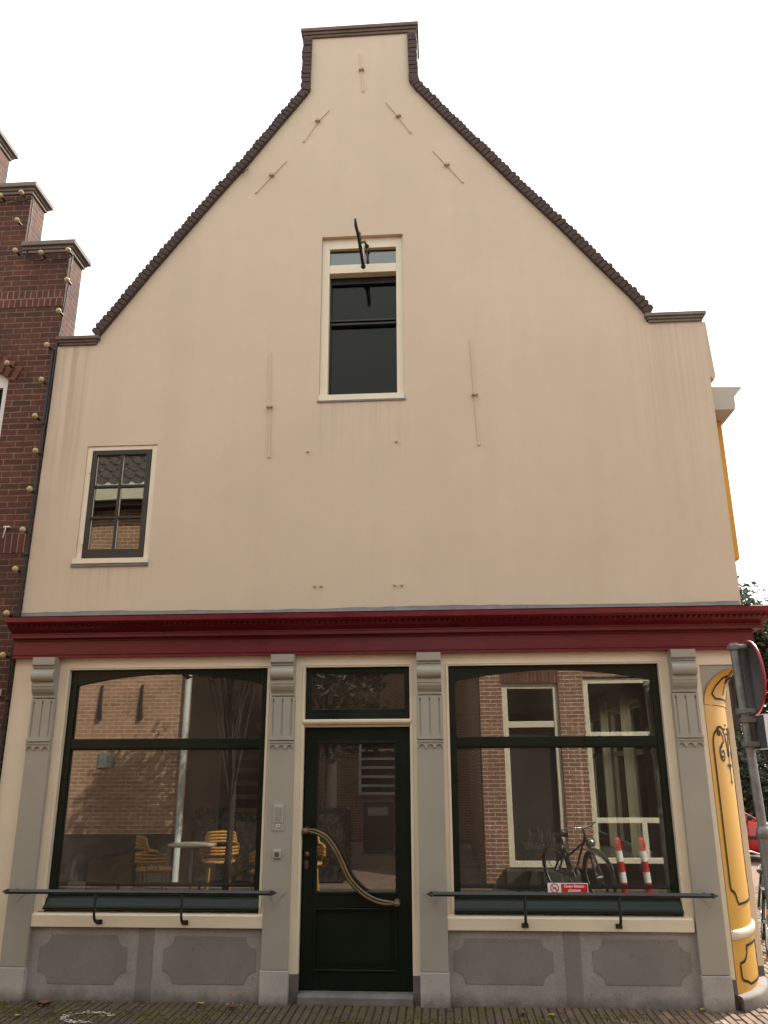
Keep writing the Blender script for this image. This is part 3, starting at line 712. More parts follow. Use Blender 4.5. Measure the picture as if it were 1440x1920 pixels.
bp_ = [(0, .46), (.012, .463), (.020, .472), (.023, .49), (.023, .508), (.018, .522), (.009, .529), (0, .531)]
b.grid([[colp(t, 1, z, o*min(1, .15+t*12)) for t in TT] for o, z in bp_]); b.face([colp(0, 1, z, o*.15) for o, z in bp_]); b.build('band', 'whitegloss', CC)
b = MB(); sp = [(.065, -.01), (.065, .075), (.06, .09), (.045, .10), (-.02, .104)]
b.grid([[colp(-.04+t*1.08, 1, z, o) for t in TT] for o, z in sp]); b.face([colp(t, 1, .104, .0) for t in TT]+[(3.0, .6, .104)]); b.face([colp(-.04, 1, z, o) for o, z in sp]+[(2.83, .05, -.01)]); b.build('base_stone', 'greycap', CC)
# spandrel on the facade plane and on the side plane
def spandrel():
    pts = [(2.836, 2.205)]
    for s in range(17):
        a = R(90*s/16); pts.append((3.20-.36*math.cos(a), 2.21+.31*math.sin(a)))
    pts += [(3.20, 2.529), (2.836, 2.529)]; return pts
MB().prism(spandrel(), .012, .03).build('spandrel', 'taupe', CC, .001)
b = MB(); pts = []
for s in range(17):
    a = R(90*s/16); pts.append((.62*math.cos(a), 2.21+.31*math.sin(a)))
pts += [(.0, 2.53), (.64, 2.53), (.64, 2.21)]; b.prism(pts, 3.17, 3.197, 'x'); b.build('spandrel', 'taupe', CC)
b = MB(); b.box(3.12, 3.262, .622, .71, .17, 2.45); b.build('side_post', 'cream', CC, .004)
b = MB(); b.box(3.12, 3.261, .623, .709, -.01, .169); b.build('side_post_foot', 'footgrey', CC, .002)
b = MB(); b.box(3.2, 3.24, .70, 2.2, 2.4, 2.64); b.build('side_lintel', 'cream', CC)
# painted black lines: ribbon on the surface
ARC = 0
def ribbon(b, pts, w_=.012, k=None, off=.005):
    P = []
    for (u, z) in pts:
        if k: a = math.asin(max(-1, min(1, (z-2.21)/.31))); P.append(colp(u, max(math.cos(a), .01), z, .010))
        else: P.append(colp(u, 1, z, off))
    L = []; Rr = []; w_ *= 1.45
    for i, p in enumerate(P):
        d = (P[min(i+1, len(P)-1)]-P[max(i-1, 0)]).normalized(); nn = Vector((.75, -.66, 0)); s_ = d.cross(nn).normalized()*w_*.5
        L.append(p+s_); Rr.append(p-s_)
    b.grid([L, Rr], False, True)
def densify(pts, n=6):
    o = []
    for a, c in zip(pts, pts[1:]):
        for k in range(n): o.append((a[0]+(c[0]-a[0])*k/n, a[1]+(c[1]-a[1])*k/n))
    o.append(pts[-1]); return o
def spiral(cu, cz, r0, r1, a0, a1, n=18, su=1.35): return [(cu+(r0+(r1-r0)*k/n)*su*math.cos(R(a0+(a1-a0)*k/n)), cz+(r0+(r1-r0)*k/n)*math.sin(R(a0+(a1-a0)*k/n))) for k in range(n+1)]
b = MB()
mu = .52   # centre of the ornament, as a fraction of the column's arc
for s in (-1, 1):
    def X(p): return [(mu+s*(u), z) for u, z in p]
    # long frame line with curled head
    ribbon(b, X(densify([(.42, 1.88), (.42, .83)], 14)), .013)
    ribbon(b, X([(.42-.0+.0, 1.88)]+spiral(.27, 1.90, .115, .10, -8, 170, 14, 1.3)+spiral(.21, 1.83, .07, .03, 150, -120, 16, 1.3)[6:]), .012)
    ribbon(b, X(spiral(.20, 1.815, .068, .022, 95, -330, 26, 1.3)), .011)
    ribbon(b, X(densify([(.42, .83), (.40, .80)], 3)+spiral(.42, .72, .085, .085, 98, 160, 8, 1.4)+densify([(.30, .735), (.27, .70), (.0, .70)], 5)), .013)
    # leaf strokes
    ribbon(b, X(cat([(.02, 1.80), (.05, 1.92), (.13, 2.02), (.24, 2.035)])), .014)
    ribbon(b, X(cat([(.24, 2.035), (.29, 2.01), (.27, 1.975), (.22, 1.98)])), .018)
    ribbon(b, X(cat([(.0, 1.79), (.04, 1.88), (.08, 1.96)])), .009)
    ribbon(b, X(cat([(.0, 1.70), (.06, 1.735), (.09, 1.72)])), .012)
    # lower panel frame
    ribbon(b, X(densify([(.0, .405), (.20, .405)], 4)+spiral(.34, .405, .10, .10, 182, 262, 8, 1.4)[::1]+densify([(.40, .30), (.40, .205), (.37, .185)], 4)+densify([(.26, .165), (.20, .145), (.0, .145)], 5)), .012)
    # arched head frame
    ribbon(b, X(densify([(.0, 2.265), (.25, 2.262), (.32, 2.285), (.36, 2.30)], 5)+densify([(.36, 2.30), (.33, 2.36), (.24, 2.43), (.12, 2.45)], 5)), .011, True)
    ribbon(b, X(cat([(.12, 2.45), (.05, 2.43), (.02, 2.39)])), .011, True)
    ribbon(b, X(cat([(.0, 2.40), (.05, 2.46), (.10, 2.49)])), .012, True)
ribbon(b, densify([(mu, 1.86), (mu, 1.58)], 10), .011); ribbon(b, densify([(mu, 2.39), (mu, 2.30)], 6), .010, True); ribbon(b, densify([(mu, 2.045), (mu, 2.06)], 2), .022)
for du, z in ((0, 1.98), (-.06, 2.02), (.06, 2.02), (0, 1.60)): ribbon(b, densify([(mu+du, z-.009), (mu+du, z+.009)], 2), .02)
b.build('painted_scrollwork', 'blackline', CC)

# -- upper bay on the side wall
BY = thing('side_bay', None, None, (3.25, .5, 4)); BY.parent = H
b = MB(); b.box(3.2461, 3.47, .5, 2.3, 3.55, 4.93); b.build('bay_box', 'yellow', BY, .006)
b = MB(); b.box(3.472, 3.485, .56, .60, 3.6, 4.9); b.build('corner_bead', 'yellow', BY)
b = MB(); b.prism([(3.2461, 4.93), (3.512, 4.93), (3.512, 4.945), (3.518, 4.95), (3.518, 5.075), (3.535, 5.085), (3.545, 5.105), (3.575, 5.125), (3.592, 5.14), (3.592, 5.158), (3.2461, 5.17)], .22, 2.5); b.build('bay_cornice', 'panelgrey', BY, .002)

# -- interior of the shop
IN = thing('shop_interior', None, None); IN.parent = H
box(-2.79, 3.1, .28, 8.95, .02, .075).build('floor', 'int_floor', IN)
box(-2.79, 3.1, .12, 8.95, 2.70, 2.77).build('ceiling', 'ceiling', IN)
box(-2.79, 3.1, 8.8, 8.98, .08, 2.69).build('back_wall', 'int_wall', IN)
box(-2.795, -2.74, .12, 8.8, .08, 2.69).build('side_wall', 'int_wall', IN)
# right wall, side-street window openings widened to bring more daylight in
b = MB()
segs = [(.76, 1.5), (2.6, 3.0), (5.2, 5.6), (8.3, 8.9)]
for a, c in segs: b.box(3.0, 3.2, a, c, .02, 2.78)
for a, c in ((1.5, 2.6), (3.0, 5.2), (5.6, 8.3)): b.box(3.0, 3.2, a, c, .02, .72); b.box(3.0, 3.2, a, c, 2.5, 2.78)
b.build('side_wall', 'int_light', IN)
b = MB()
for a, c in ((1.5, 2.6), (3.0, 5.2), (5.6, 8.3)):
    m_ = (a+c)/2
    for yy in (a, m_-.03, c-.06): b.box(3.08, 3.14, yy, yy+.06, .72, 2.5)
    b.box(3.082, 3.138, a, c, .72, .78); b.box(3.082, 3.138, a, c, 1.88, 1.94); b.box(3.082, 3.138, a, c, 2.44, 2.5)
b.build('side_window_frame', 'cream', IN, .003)
for a, c in ((1.5, 2.6), (3.0, 5.2), (5.6, 8.3)): MB().box(3.105, 3.111, a+.06, c-.06, .78, 2.44).build('side_window_pane', 'glass_clear', IN)
b = MB()
for y_a, y_b in ((3.3, 3.65), (4.7, 5.0), (1.5, 1.7)):
    rows = [[], []]; n_ = 30
    for k in range(n_+1):
        t = k/n_; yy = y_a+(y_b-y_a)*t; xx = 2.93+.03*math.sin(t*34)
        rows[0].append((xx, yy, .6)); rows[1].append((xx, yy, 2.6))
    MB_ = MB(); MB_.grid(rows); MB_.build('curtain', 'curtain', IN)
box(2.5, 2.98, 3.3, 5.0, .68, .72).build('window_board', 'whitegloss', IN, .004)
box(-2.1, -1.95, 3.6, 3.75, .08, 2.69).build('post', 'int_dark', IN, .004)
box(2.02, 2.17, 3.0, 3.15, .08, 2.69).build('post', 'int_dark', IN, .004)
b = MB(); b.box(-2.6, -.55, 8.7, 8.79, 1.9, 2.1); b.box(-2.5, -1.7, 8.7, 8.79, .9, 1.8); b.build('wall_cupboard', 'int_dark', IN)
b = MB(); b.box(-2.1, -.6, 5.5, 5.62, 2.3, 2.4); b.build('beam', 'int_light', IN)
b = MB()
for k in range(5): b.box(-1.95+.0*k, -1.5, 3.66+.05, 3.72+.05, 1.1+k*.16, 1.2+k*.16)
b.build('notice_board', 'int_dark', IN)

# ================================================================== things on / around the house
# wrought iron bracket over the attic window
ib = thing('iron_bracket', 'black wrought iron bracket with a curled tip sticking out above the tall attic window', 'bracket', (.02, .04, 6.52))
b = MB(); b.tube([(.015, -.005, 6.50), (.014, -.12, 6.51), (.012, -.3, 6.53), (.005, -.46, 6.56)], [.017, .017, .017, .015], 8); b.ball((.016, -.02, 6.495), .026, 10); b.build('arm', 'black', ib)
b = MB(); b.tube([(.045, .04, 6.77), (.035, -.08, 6.74), (.018, -.26, 6.60), (.01, -.36, 6.56)], .012, 8); b.ball((.045, .03, 6.765), .024, 8); b.build('brace', 'black', ib)
b = MB(); b.tube([(.045, .03, 6.76), (.06, .03, 6.58)], .007, 6); b.build('stay_rod', 'black', ib)
b = MB(); b.tube([(.012+0*math.cos(t), -.36-.055*math.sin(t), 6.575+.05*math.cos(t)) for t in [k*.35 for k in range(17)]], .014, 6); b.build('curl', 'black', ib)
b = MB(); b.tube([(.005, -.46, 6.56), (-.008, -.52, 6.60), (-.012, -.55, 6.66)], [.015, .016, .009], 8); b.build('tip', 'black', ib)

# prohibition sign inside the right window
sg = thing('prohibition_sign', 'white and red sign reading Geen fietsen plaatsen at the foot of the right shop window', 'sign', (1.65, .078, .80))
xa, xb, za, zb = 1.493, 1.806, .742, .848
MB().box(xa, xb, .0775, .0805, za+.03, zb).build('plate', 'signwhite', sg)
MB().box(xa+.104, xb-.005, .0765, .0775, za+.035, zb-.006).build('red_panel', 'signred', sg)
b = MB(); cx, cz = xa+.052, (za+.03+zb)/2; r1, r2_ = .035, .027
for k in range(32):
    a, c = 2*math.pi*k/32, 2*math.pi*(k+1)/32
    b.face([(cx+r1*math.cos(a), .0768, cz+r1*math.sin(a)), (cx+r2_*math.cos(a), .0768, cz+r2_*math.sin(a)), (cx+r2_*math.cos(c), .0768, cz+r2_*math.sin(c)), (cx+r1*math.cos(c), .0768, cz+r1*math.sin(c))])
b.box(-.031, .031, .0764, .0770, -.0035, .0035, Matrix.Translation((cx, 0, cz)) @ Matrix.Rotation(R(45), 4, 'Y')); b.build('ban_ring', 'signred', sg)
b = MB()
for dx in (-.013, .013): b.tube([(cx+dx+.008*math.cos(t), .0772, cz-.006+.008*math.sin(t)) for t in [k*math.pi/6 for k in range(13)]], .0012, 4)
b.tube([(cx-.013, .0772, cz-.006), (cx-.005, .0772, cz+.008), (cx+.009, .0772, cz+.008), (cx-.0, .0772, cz-.006), (cx-.005, .0772, cz+.008)], .0013, 4); b.tube([(cx+.013, .0772, cz-.006), (cx+.008, .0772, cz+.013), (cx+.013, .0772, cz+.014)], .0013, 4)
b.build('bicycle_symbol', 'signblack', sg)
def text(body, x, z, size, y, mat, parent, name='lettering'):
    c = bpy.data.curves.new('t', 'FONT'); c.body = body; c.size = size; c.align_x = 'CENTER'; c.align_y = 'CENTER'; c.offset = .0006
    o = bpy.data.objects.new('t', c); COL.objects.link(o); bpy.context.view_layer.update()
    me = bpy.data.meshes.new_from_object(o.evaluated_get(bpy.context.evaluated_depsgraph_get()))
    bpy.data.objects.remove(o); me.transform(Matrix.Rotation(R(90), 4, 'X')); me.transform(Matrix.Translation(Vector((x, y, z))-W0(parent)))
    me.materials.clear(); me.materials.append(M[mat]); q = bpy.data.objects.new(name, me); COL.objects.link(q); q.parent = parent; return q
text('Geen fietsen', (xa+.104+xb-.005)/2, cz+.015, .031, .0760, 'signwhite', sg); text('plaatsen', (xa+.104+xb-.005)/2, cz-.015, .031, .0760, 'signwhite', sg)
# card inside left window, bottle, framed board
tag(MB().prism([(-2.42, .775), (-2.27, .775), (-2.27, .832), (-2.42, .832)], .115, .118).build('letter_card', 'white'), 'small white printed card standing at the bottom of the left shop window', 'card')
bt_ = MB(); bt_.lathe([(.001, 0), (.04, 0), (.042, .02), (.042, .19), (.03, .225), (.013, .25), (.013, .31), (.016, .315), (.001, .32)], (-2.43, .22, .7), n=14)
tag(bt_.build('glass_bottle', 'steel'), 'pale grey bottle standing behind the left edge of the left shop window', 'bottle')
box(-2.7, -.82, .115, .27, .64, .70).build('window_board', 'int_dark', IN, .003); box(.78, 2.55, .115, .27, .64, .70).build('window_board', 'int_dark', IN, .003)
fb = thing('chalkboard', 'dark wooden framed board leaning inside the left shop window', 'board', (-2.1, .24, .7))
b = MB(); b.prism([(-2.33, .70), (-2.30, .70), (-2.30, .98), (-1.92, 1.05), (-1.92, .70), (-1.89, .70), (-1.89, 1.085), (-2.33, 1.005)], .20, .225); b.build('frame', 'darkwood', fb, .002)
MB().prism([(-2.30, .70), (-1.92, .70), (-1.92, 1.05), (-2.30, .98)], .21, .222).build('board', 'int_wall', fb)

# rattan chairs and round tables
def rattan_chair(loc, rz, label):
    t = thing('rattan_chair', label, 'chair', loc, 'rattan chairs of the terrace'); t.rotation_euler = (0, 0, 0); L = Vector(loc)
    m = Matrix.Translation(L) @ Matrix.Rotation(rz, 4, 'Z')
    def T(p): return m @ Vector(p)
    b = MB(); b.lathe([(.001, .425), (.22, .425), (.24, .44), (.24, .46), (.22, .47), (.001, .465)], L, n=20); b.build('seat', 'rattan', t)
    b = MB()
    for h in range(7):
        zz = .56+h*.042; pts = []
        for k in range(21):
            a = R(-20+220*k/20); drop = .0 if h < 3 else .0
            z_ = zz if 35 < math.degrees(a) < 145 else min(zz, .66+.02*math.sin(a))
            pts.append(T((.27*math.cos(a), .25*math.sin(a), z_+(.05*math.sin(a) if h > 2 else 0))))
        b.tube(pts, .020, 6)
    b.build('backrest', 'rattan', t)
    for a in (45, 135, 225, 315):
        c_, s_ = math.cos(R(a)), math.sin(R(a)); bb = MB(); bb.tube([T((.19*c_, .19*s_, .43)), T((.23*c_, .23*s_, 0))], .013, 8); bb.build('leg', 'rattan', t)
    b = MB()
    for a in (0, 40, 90, 140, 180): c_, s_ = math.cos(R(a)), math.sin(R(a)); b.tube([T((.22*c_, .2*s_, .45)), T((.27*c_, .25*s_, .62))], .01, 6)
    b.build('spindles', 'rattan', t)
def cafe_table(loc, label):
    t = thing('cafe_table', label, 'table', loc, 'small round tables of the terrace')
    MB().lathe([(.001, .70), (.33, .70), (.34, .71), (.34, .725), (.33, .73), (.001, .73)], loc, n=28).build('tabletop', 'whitegloss', t)
    MB().lathe([(.02, .69), (.02, .04), (.20, .02), (.20, 0)], loc, n=16).build('pedestal', 'steel', t)
rattan_chair((-3.2, -4.45, 0), R(60), 'rattan armchair left of the pale table on the terrace, mirrored low in the left window')
rattan_chair((-2.6, -5.5, 0), R(-20), 'rattan armchair behind the pale round table, mirrored low in the left window')
rattan_chair((-1.62, -4.25, 0), R(-150), 'rattan armchair in the middle of the terrace, mirrored at the right of the left window')
rattan_chair((-1.28, -5.2, 0), R(160), 'rattan armchair nearest the alley, mirrored at the edge of the door glass')
cafe_table((-2.85, -4.95, 0), 'pale round table on the terrace, left one of two mirrored in the left window')
cafe_table((-1.45, -4.75, 0), 'pale round table on the terrace, right one of two mirrored in the left window')
# dark armchair in the right room
oc = thing('office_chair', 'black armchair on thin legs behind the left end of the right shop window', 'chair', (1.05, 3.2, .078)); X0_, Y0_ = 1.05, 3.2
MB().box(X0_-.24, X0_+.2, Y0_-.23, Y0_+.23, .50, .54).build('seat', 'signblack', oc, .012)
MB().box(X0_+.17, X0_+.21, Y0_-.22, Y0_+.22, .60, 1.02).build('backrest', 'signblack', oc, .012)
for sx_ in (-.22, .19):
    for sy_ in (-.21, .21): MB().tube([(X0_+sx_, Y0_+sy_, .5), (X0_+sx_*1.06, Y0_+sy_*1.05, .08)], .011, 8).build('leg', 'steel', oc)
for sy_ in (-.23, .23): MB().tube([(X0_-.22, Y0_+sy_, .5), (X0_-.22, Y0_+sy_, .74), (X0_+.19, Y0_+sy_, .75)], .012, 8).build('armrest', 'signblack', oc)
# low counter with bottles
ct = thing('side_counter', 'dark low counter holding bottles beside the right hand post', 'counter', (1.75, 3.5, .078))
MB().box(1.62, 2.0, 3.3, 3.8, .82, .86).build('top', 'whitegloss', ct, .004); MB().box(1.66, 1.98, 3.34, 3.76, .08, .819).build('body', 'darkwood', ct)
for k in range(7):
    x_, y_ = 1.70+.045*k, 3.4+random.uniform(0, .2); h_ = random.uniform(.10, .2)
    q = MB(); q.lathe([(.001, 0), (.016, 0), (.016, h_*.7), (.007, h_*.82), (.007, h_), (.001, h_)], (x_, y_, .86), n=10)
    tag(q.build('small_bottle', ['whitegloss', 'darkwood', 'signred'][k % 3]), ['white', 'dark', 'red', 'white', 'dark', 'red', 'white'][k]+' bottle number '+['one', 'two', 'three', 'four', 'five', 'six', 'seven'][k]+' from the left on the dark low counter', 'bottle', 'bottles on the low counter')

# ================================================================== left neighbour with stepped gable
LN = thing('stepped_gable_house', 'dark red brick house with a stepped gable and grey step caps at the left edge', 'house', (-4.5, 0, 0))
xe = -3.075
steps = [(-3.03, 6.83), (-3.54, 7.575), (-4.04, 8.30), (-4.55, 9.03), (-5.06, 9.75)]
pts = [(-6.8, -.01), (-3.075, -.01), (-3.035, 5.2), (-3.035, 6.83)]
for (xa, za), (xb, zb) in zip(steps, steps[1:]): pts += [(xb, za), (xb, zb)]
pts += [(-6.8, 9.75)]
wn = (-4.35, -3.495, 3.2, 5.40)
arch = [(wn[0], 3.2), (wn[1], 3.2), (wn[1], 5.40)]+[(wn[1]+(wn[0]-wn[1])*k/10, 5.40+.16*(1-(2*k/10-1)**2)) for k in range(1, 10)]+[(wn[0], 5.40)]
sheet(pts, [arch], .0, .30).build('wall', 'brick_left', LN)
for k, (xa, za) in enumerate(steps[:4]):
    xb = steps[k+1][0]
    b = MB(); h = .115
    pr = [(.34, za), (-.02, za), (-.02, za+.03), (-.04, za+.035), (-.04, za+.065), (-.065, za+.075), (-.065, za+h), (.36, za+h)]
    for ov, za_, zb_ in ((.018, 0, .034), (.034, .034, .066), (.062, .066, h)): b.box(xb+.001, xa+ov, -ov, .30+ov, za+za_+(.0005 if za_ else 0), za+zb_)
    b.build('step_cap', 'greycap', LN, .003)
b = MB(); b.box(-6.7, -3.2, .31, 8, 0, 5.5); b.build('house_body', 'brick_left', LN)
MB().box(-6.0, -3.045, -.0045, .002, 6.20, 6.385).build('soldier_course', 'soldier', LN); MB().box(-6.0, -3.06, -.0045, .002, 3.62, 3.80).build('soldier_course', 'soldier', LN)
b = MB(); n_ = 14
for k in range(n_):
    t = k/(n_-1); x = wn[1]+.04+(wn[0]-wn[1]-.08)*t; z = 5.38+.17*(1-(2*t-1)**2); a = (.5-t)*.9
    b.box(-.026, .026, -.012, .01, 0, .17, Matrix.Translation((x, 0, z)) @ Matrix.Rotation(a, 4, 'Y'))
b.build('brick_arch', 'archbrick', LN, .003)
lw = thing('window', None, None, (-3.9, 0, 3.2)); lw.parent = LN; lw.location = Vector((-3.9, 0, 3.2))-Vector(LN.location)
b = MB(); b.box(wn[0]+.001, wn[0]+.07, .05, .12, 3.2, 5.33); b.box(wn[1]-.07, wn[1]-.001, .05, .12, 3.2, 5.33); b.box(wn[0]+.002, wn[1]-.002, .052, .12, 5.33, 5.545); b.box(wn[0]+.07, wn[1]-.07, .055, .12, 4.5, 4.56); b.build('frame', 'white', lw, .003)
MB().box(wn[0]+.07, wn[1]-.07, .09, .096, 3.2, 5.33).build('pane', 'glass_dark', lw); MB().box(wn[0], wn[1], .31, .33, 3.1, 5.6).build('backing', 'int_dark', lw)
MB().box(-3.5, -3.085, -.03, .0, 1.2, 1.70).build('red_board', 'signred', LN, .003)
MB().box(-3.46, -3.13, -.02, -.001, 2.33, 2.385).build('steel_plate', 'steel', LN)
b = MB(); b.box(-3.32, -3.26, -.03, -.001, 3.86, 3.872); b.tube([(-3.3, -.02, 3.87), (-3.29, -.04, 3.84), (-3.31, -.03, 3.76)], .004, 6); b.build('wall_hook', 'white', LN)
dp = thing('gap_shadow', 'thin black strip standing in for the shaded gap between the brick house and the stucco house', 'shadow_strip', (-3.085, -.03, 0))  # dark strip modelled in place of the shade in the gap
MB().tube([(-3.068, -.02, 0), (-3.068, -.02, 5.70)], .013, 10).build('shadow_strip', 'black', dp)
for z in (1.0, 2.3, 3.6, 4.9): MB().lathe([(.014, -.02), (.018, -.02), (.018, .02), (.014, .02)], (-3.068, -.02, z), n=12).build('strip_ring', 'black', dp)
# festoon light string
fs = thing('festoon_lights', 'string of unlit gold globe bulbs clipped along the steps and edge of the brick gable', 'light string', (-3.1, -.06, 5))
cab = MB(); cpts = [(-5.0, 8.95), (-4.5, 8.95), (-4.48, 8.22), (-3.97, 8.22), (-3.97, 7.50), (-3.50, 7.50), (-3.49, 6.76), (-2.985, 6.76), (-3.03, 5.7), (-3.06, 4.5), (-3.075, 3.04), (-3.075, 1.9)]
cp3 = []
for a, c in zip(cpts, cpts[1:]):
    for k in range(8): t = k/8; cp3.append((a[0]+(c[0]-a[0])*t+random.uniform(-.006, .006), -.03+random.uniform(-.006, .006), a[1]+(c[1]-a[1])*t-(.03*math.sin(math.pi*((k*2) % 8)/8) if abs(a[1]-c[1]) < .01 else 0)))
cab.tube(cp3, .007, 6); cab.build('cable', 'black', fs)
BL = [(-3.81, 7.494), (-3.587, 7.522), (-3.587, 7.177), (-3.554, 6.806), (-3.278, 6.767), (-2.994, 6.784), (-2.965, 6.431), (-3.011, 6.079), (-3.085, 5.701), (-3.461, 5.518), (-3.092, 5.325), (-3.108, 4.943), (-3.057, 4.585), (-3.064, 4.203), (-3.079, 3.811), (-3.099, 3.442), (-3.123, 3.04), (-3.106, 2.673), (-4.05, 8.25)]
for k, (x, z) in enumerate(BL):
    c = Vector((x-.01, -.105, z))
    b = MB(); b.ball(c, .028, 12); bo = b.build('bulb', 'bulbglass', fs)
    b = MB(); b.tube([c+Vector((0, .024, 0)), c+Vector((.012, .07, -.012))], .013, 8); b.build('socket', 'black', bo)

# ================================================================== traffic sign on the right
TS = thing('traffic_sign', 'round red rimmed traffic sign seen from its grey back on a galvanised pole', 'traffic sign', (2.755, -1.2, 0))
b = MB(); b.tube([(2.762, -1.2, 0), (2.755, -1.2, 1.30)], .038, 16); b.lathe([(.038, 0), (.046, .01), (.046, .05), (.030, .075)], (2.755, -1.2, 1.27), n=16); b.tube([(2.755, -1.2, 1.3), (2.722, -1.2, 2.535)], .030, 16); b.build('pole', 'galv', TS)
b = MB(); c = Vector((2.79, -1.2, 2.30)); 
def disc_ring(x, r): return [Vector((x, c.y+r*math.cos(2*math.pi*k/40), c.z+r*math.sin(2*math.pi*k/40))) for k in range(40)]
m_ = MB(); m_.grid([disc_ring(2.812, .001), disc_ring(2.812, .232), disc_ring(2.800, .238), disc_ring(2.800, .243)], True, True); dk = m_.build('disc', 'signgrey', TS)
m_ = MB(); m_.grid([disc_ring(2.7995, .243), disc_ring(2.798, .249), disc_ring(2.814, .251), disc_ring(2.819, .24), disc_ring(2.818, .17)], True, True); m_.build('red_rim', 'rimred', dk)
m_ = MB(); m_.grid([disc_ring(2.817, .171), disc_ring(2.817, .001)], True, True); m_.build('white_face', 'signwhite', dk)
for z in (2.505, 2.075):
    b = MB(); b.box(2.686, 2.802, -1.238, -1.162, z-.018, z+.018); b.box(2.74, 2.80, -1.245, -1.155, z-.012, z+.012); b.build('clamp', 'galv', TS, .004)
b = MB(); b.box(2.80, 2.806, -1.37, -1.03, 1.83, 2.04); b.build('sub_plate', 'signgrey', TS)
b = MB(); 
for q in ((2.795, 2.83, -1.376, -1.370, 1.824, 2.046), (2.795, 2.83, -1.030, -1.024, 1.824, 2.046), (2.795, 2.83, -1.370, -1.030, 1.824, 1.829), (2.795, 2.83, -1.370, -1.030, 2.041, 2.046)): b.box(*q)
b.build('plate_edge', 'signwhite', TS)
for z in (2.015, 1.86):
    b = MB(); b.box(2.70, 2.80, -1.236, -1.164, z-.016, z+.016); b.build('clamp', 'galv', TS, .004)

# ================================================================== bicycle
def bicycle(loc, rz, lean, sc, label, group=None):
    t = thing('bicycle', label, 'bicycle', loc, group)
    m = Matrix.Translation(loc) @ Matrix.Rotation(rz, 4, 'Z') @ Matrix.Rotation(lean, 4, 'X') @ Matrix.Scale(sc, 4)
    def T(p): return m @ Vector(p)
    r = .34
    for x0 in (0, 1.08):
        b = MB(); pts = [T((x0+r*math.cos(2*math.pi*k/32), 0, r+r*math.sin(2*math.pi*k/32))) for k in range(33)]
        b.tube(pts, .021*sc, 8, False); wh = b.build('wheel', 'tyre', t)
        b = MB(); pts = [T((x0+(r-.035)*math.cos(2*math.pi*k/32), 0, r+(r-.035)*math.sin(2*math.pi*k/32))) for k in range(33)]; b.tube(pts, .010*sc, 6, False)
        for k in range(18): a = 2*math.pi*k/18; b.tube([T((x0, .02*(-1)**k, r)), T((x0+(r-.035)*math.cos(a), 0, r+(r-.035)*math.sin(a)))], .0013, 3, False)
        b.tube([T((x0, -.05, r)), T((x0, .05, r))], .02*sc, 8); b.build('rim', 'chrome', wh)
        b = MB(); pts = [T((x0+(r+.035)*math.cos(R(a)), 0, r+(r+.035)*math.sin(R(a)))) for a in range(20 if x0 else 10, 190, 12)]; b.tube(pts, .016*sc, 6); b.build('mudguard', 'signblack', t)
    hd = (0.30, 0, .88); b = MB()
    for p, q in (((1.08, .05, r), (.93, .015, .80)), ((1.08, -.05, r), (.93, -.015, .80)), ((.93, 0, .80), (.88, 0, .97)), ((.90, 0, .88), (.46, 0, .30)), ((.91, 0, .82), (.36, 0, .56)), ((.46, 0, .30), (.28, 0, .80)), ((.46, .04, .30), (0, .05, r)), ((.46, -.04, .30), (0, -.05, r)), ((.33, .02, .68), (0, .05, r)), ((.33, -.02, .68), (0, -.05, r))):
        b.tube([T(p), T(q)], .016*sc, 8)
    b.build('frame', 'signblack', t)
    b = MB(); b.tube([T((.70, -.29, .98)), T((.82, -.27, 1.02)), T((.90, -.12, 1.01)), T((.88, 0, .99)), T((.90, .12, 1.01)), T((.82, .27, 1.02)), T((.70, .29, .98))], .012*sc, 8); b.build('handlebar', 'chrome', t)
    for s in (-1, 1): MB().tube([T((.74, s*.282, .992)), T((.63, s*.30, .96))], .018*sc, 8).build('grip', 'signblack', t)
    b = MB(); b.grid([[T((.28+x_, w_*math.cos(a), .86+.03*math.sin(a))) for a in [k*math.pi/5 for k in range(11)]] for x_, w_ in ((-.15, .03), (-.12, .10), (-.03, .10), (.06, .05), (.15, .02))], False); b.build('saddle', 'signblack', t)
    b = MB(); b.tube([T((.28, 0, .80)), T((.27, 0, .86))], .014*sc, 8); b.build('seat_post', 'chrome', t)
    b = MB(); b.lathe([(.001, -.02), (.05, -.01), (.055, .03), (.03, .05), (.001, .055)], T((1.02, 0, .80)), (T((1, 0, 0))-T((0, 0, 0))), 14); b.build('headlamp', 'chrome', t)
    b = MB(); b.box(-.30, .18, -.07, .07, .70, .715, m); b.tube([T((-.28, .06, .70)), T((0, .06, r))], .006, 5); b.tube([T((-.28, -.06, .70)), T((0, -.06, r))], .006, 5); b.build('luggage_rack', 'signblack', t)
    b = MB(); b.tube([T((-.36, 0, .50)), T((-.38, 0, .50))], .035*sc, 12); b.build('reflector', 'orange', t)
    b = MB(); b.tube([T((.46, .09, .30)), T((.46, .09, .30)), T((.56, .10, .18))], .009, 6); b.tube([T((.46, -.09, .30)), T((.36, -.10, .42))], .009, 6)
    b.tube([T((.46+.09*math.cos(a), .05, .30+.09*math.sin(a))) for a in [k*math.pi/10 for k in range(21)]], .006, 5); b.build('crank', 'chrome', t)
    return t
bicycle((3.76, 1.95, .0), R(73), R(6), .84, 'black bicycle with an orange reflector parked beyond the yellow corner column')
b = MB()  # second one is only seen mirrored in the right window
bicycle((2.35, -5.9, 0), R(64), R(-8), .95, 'black city bicycle standing before the brick house across the street, mirrored in the right window')

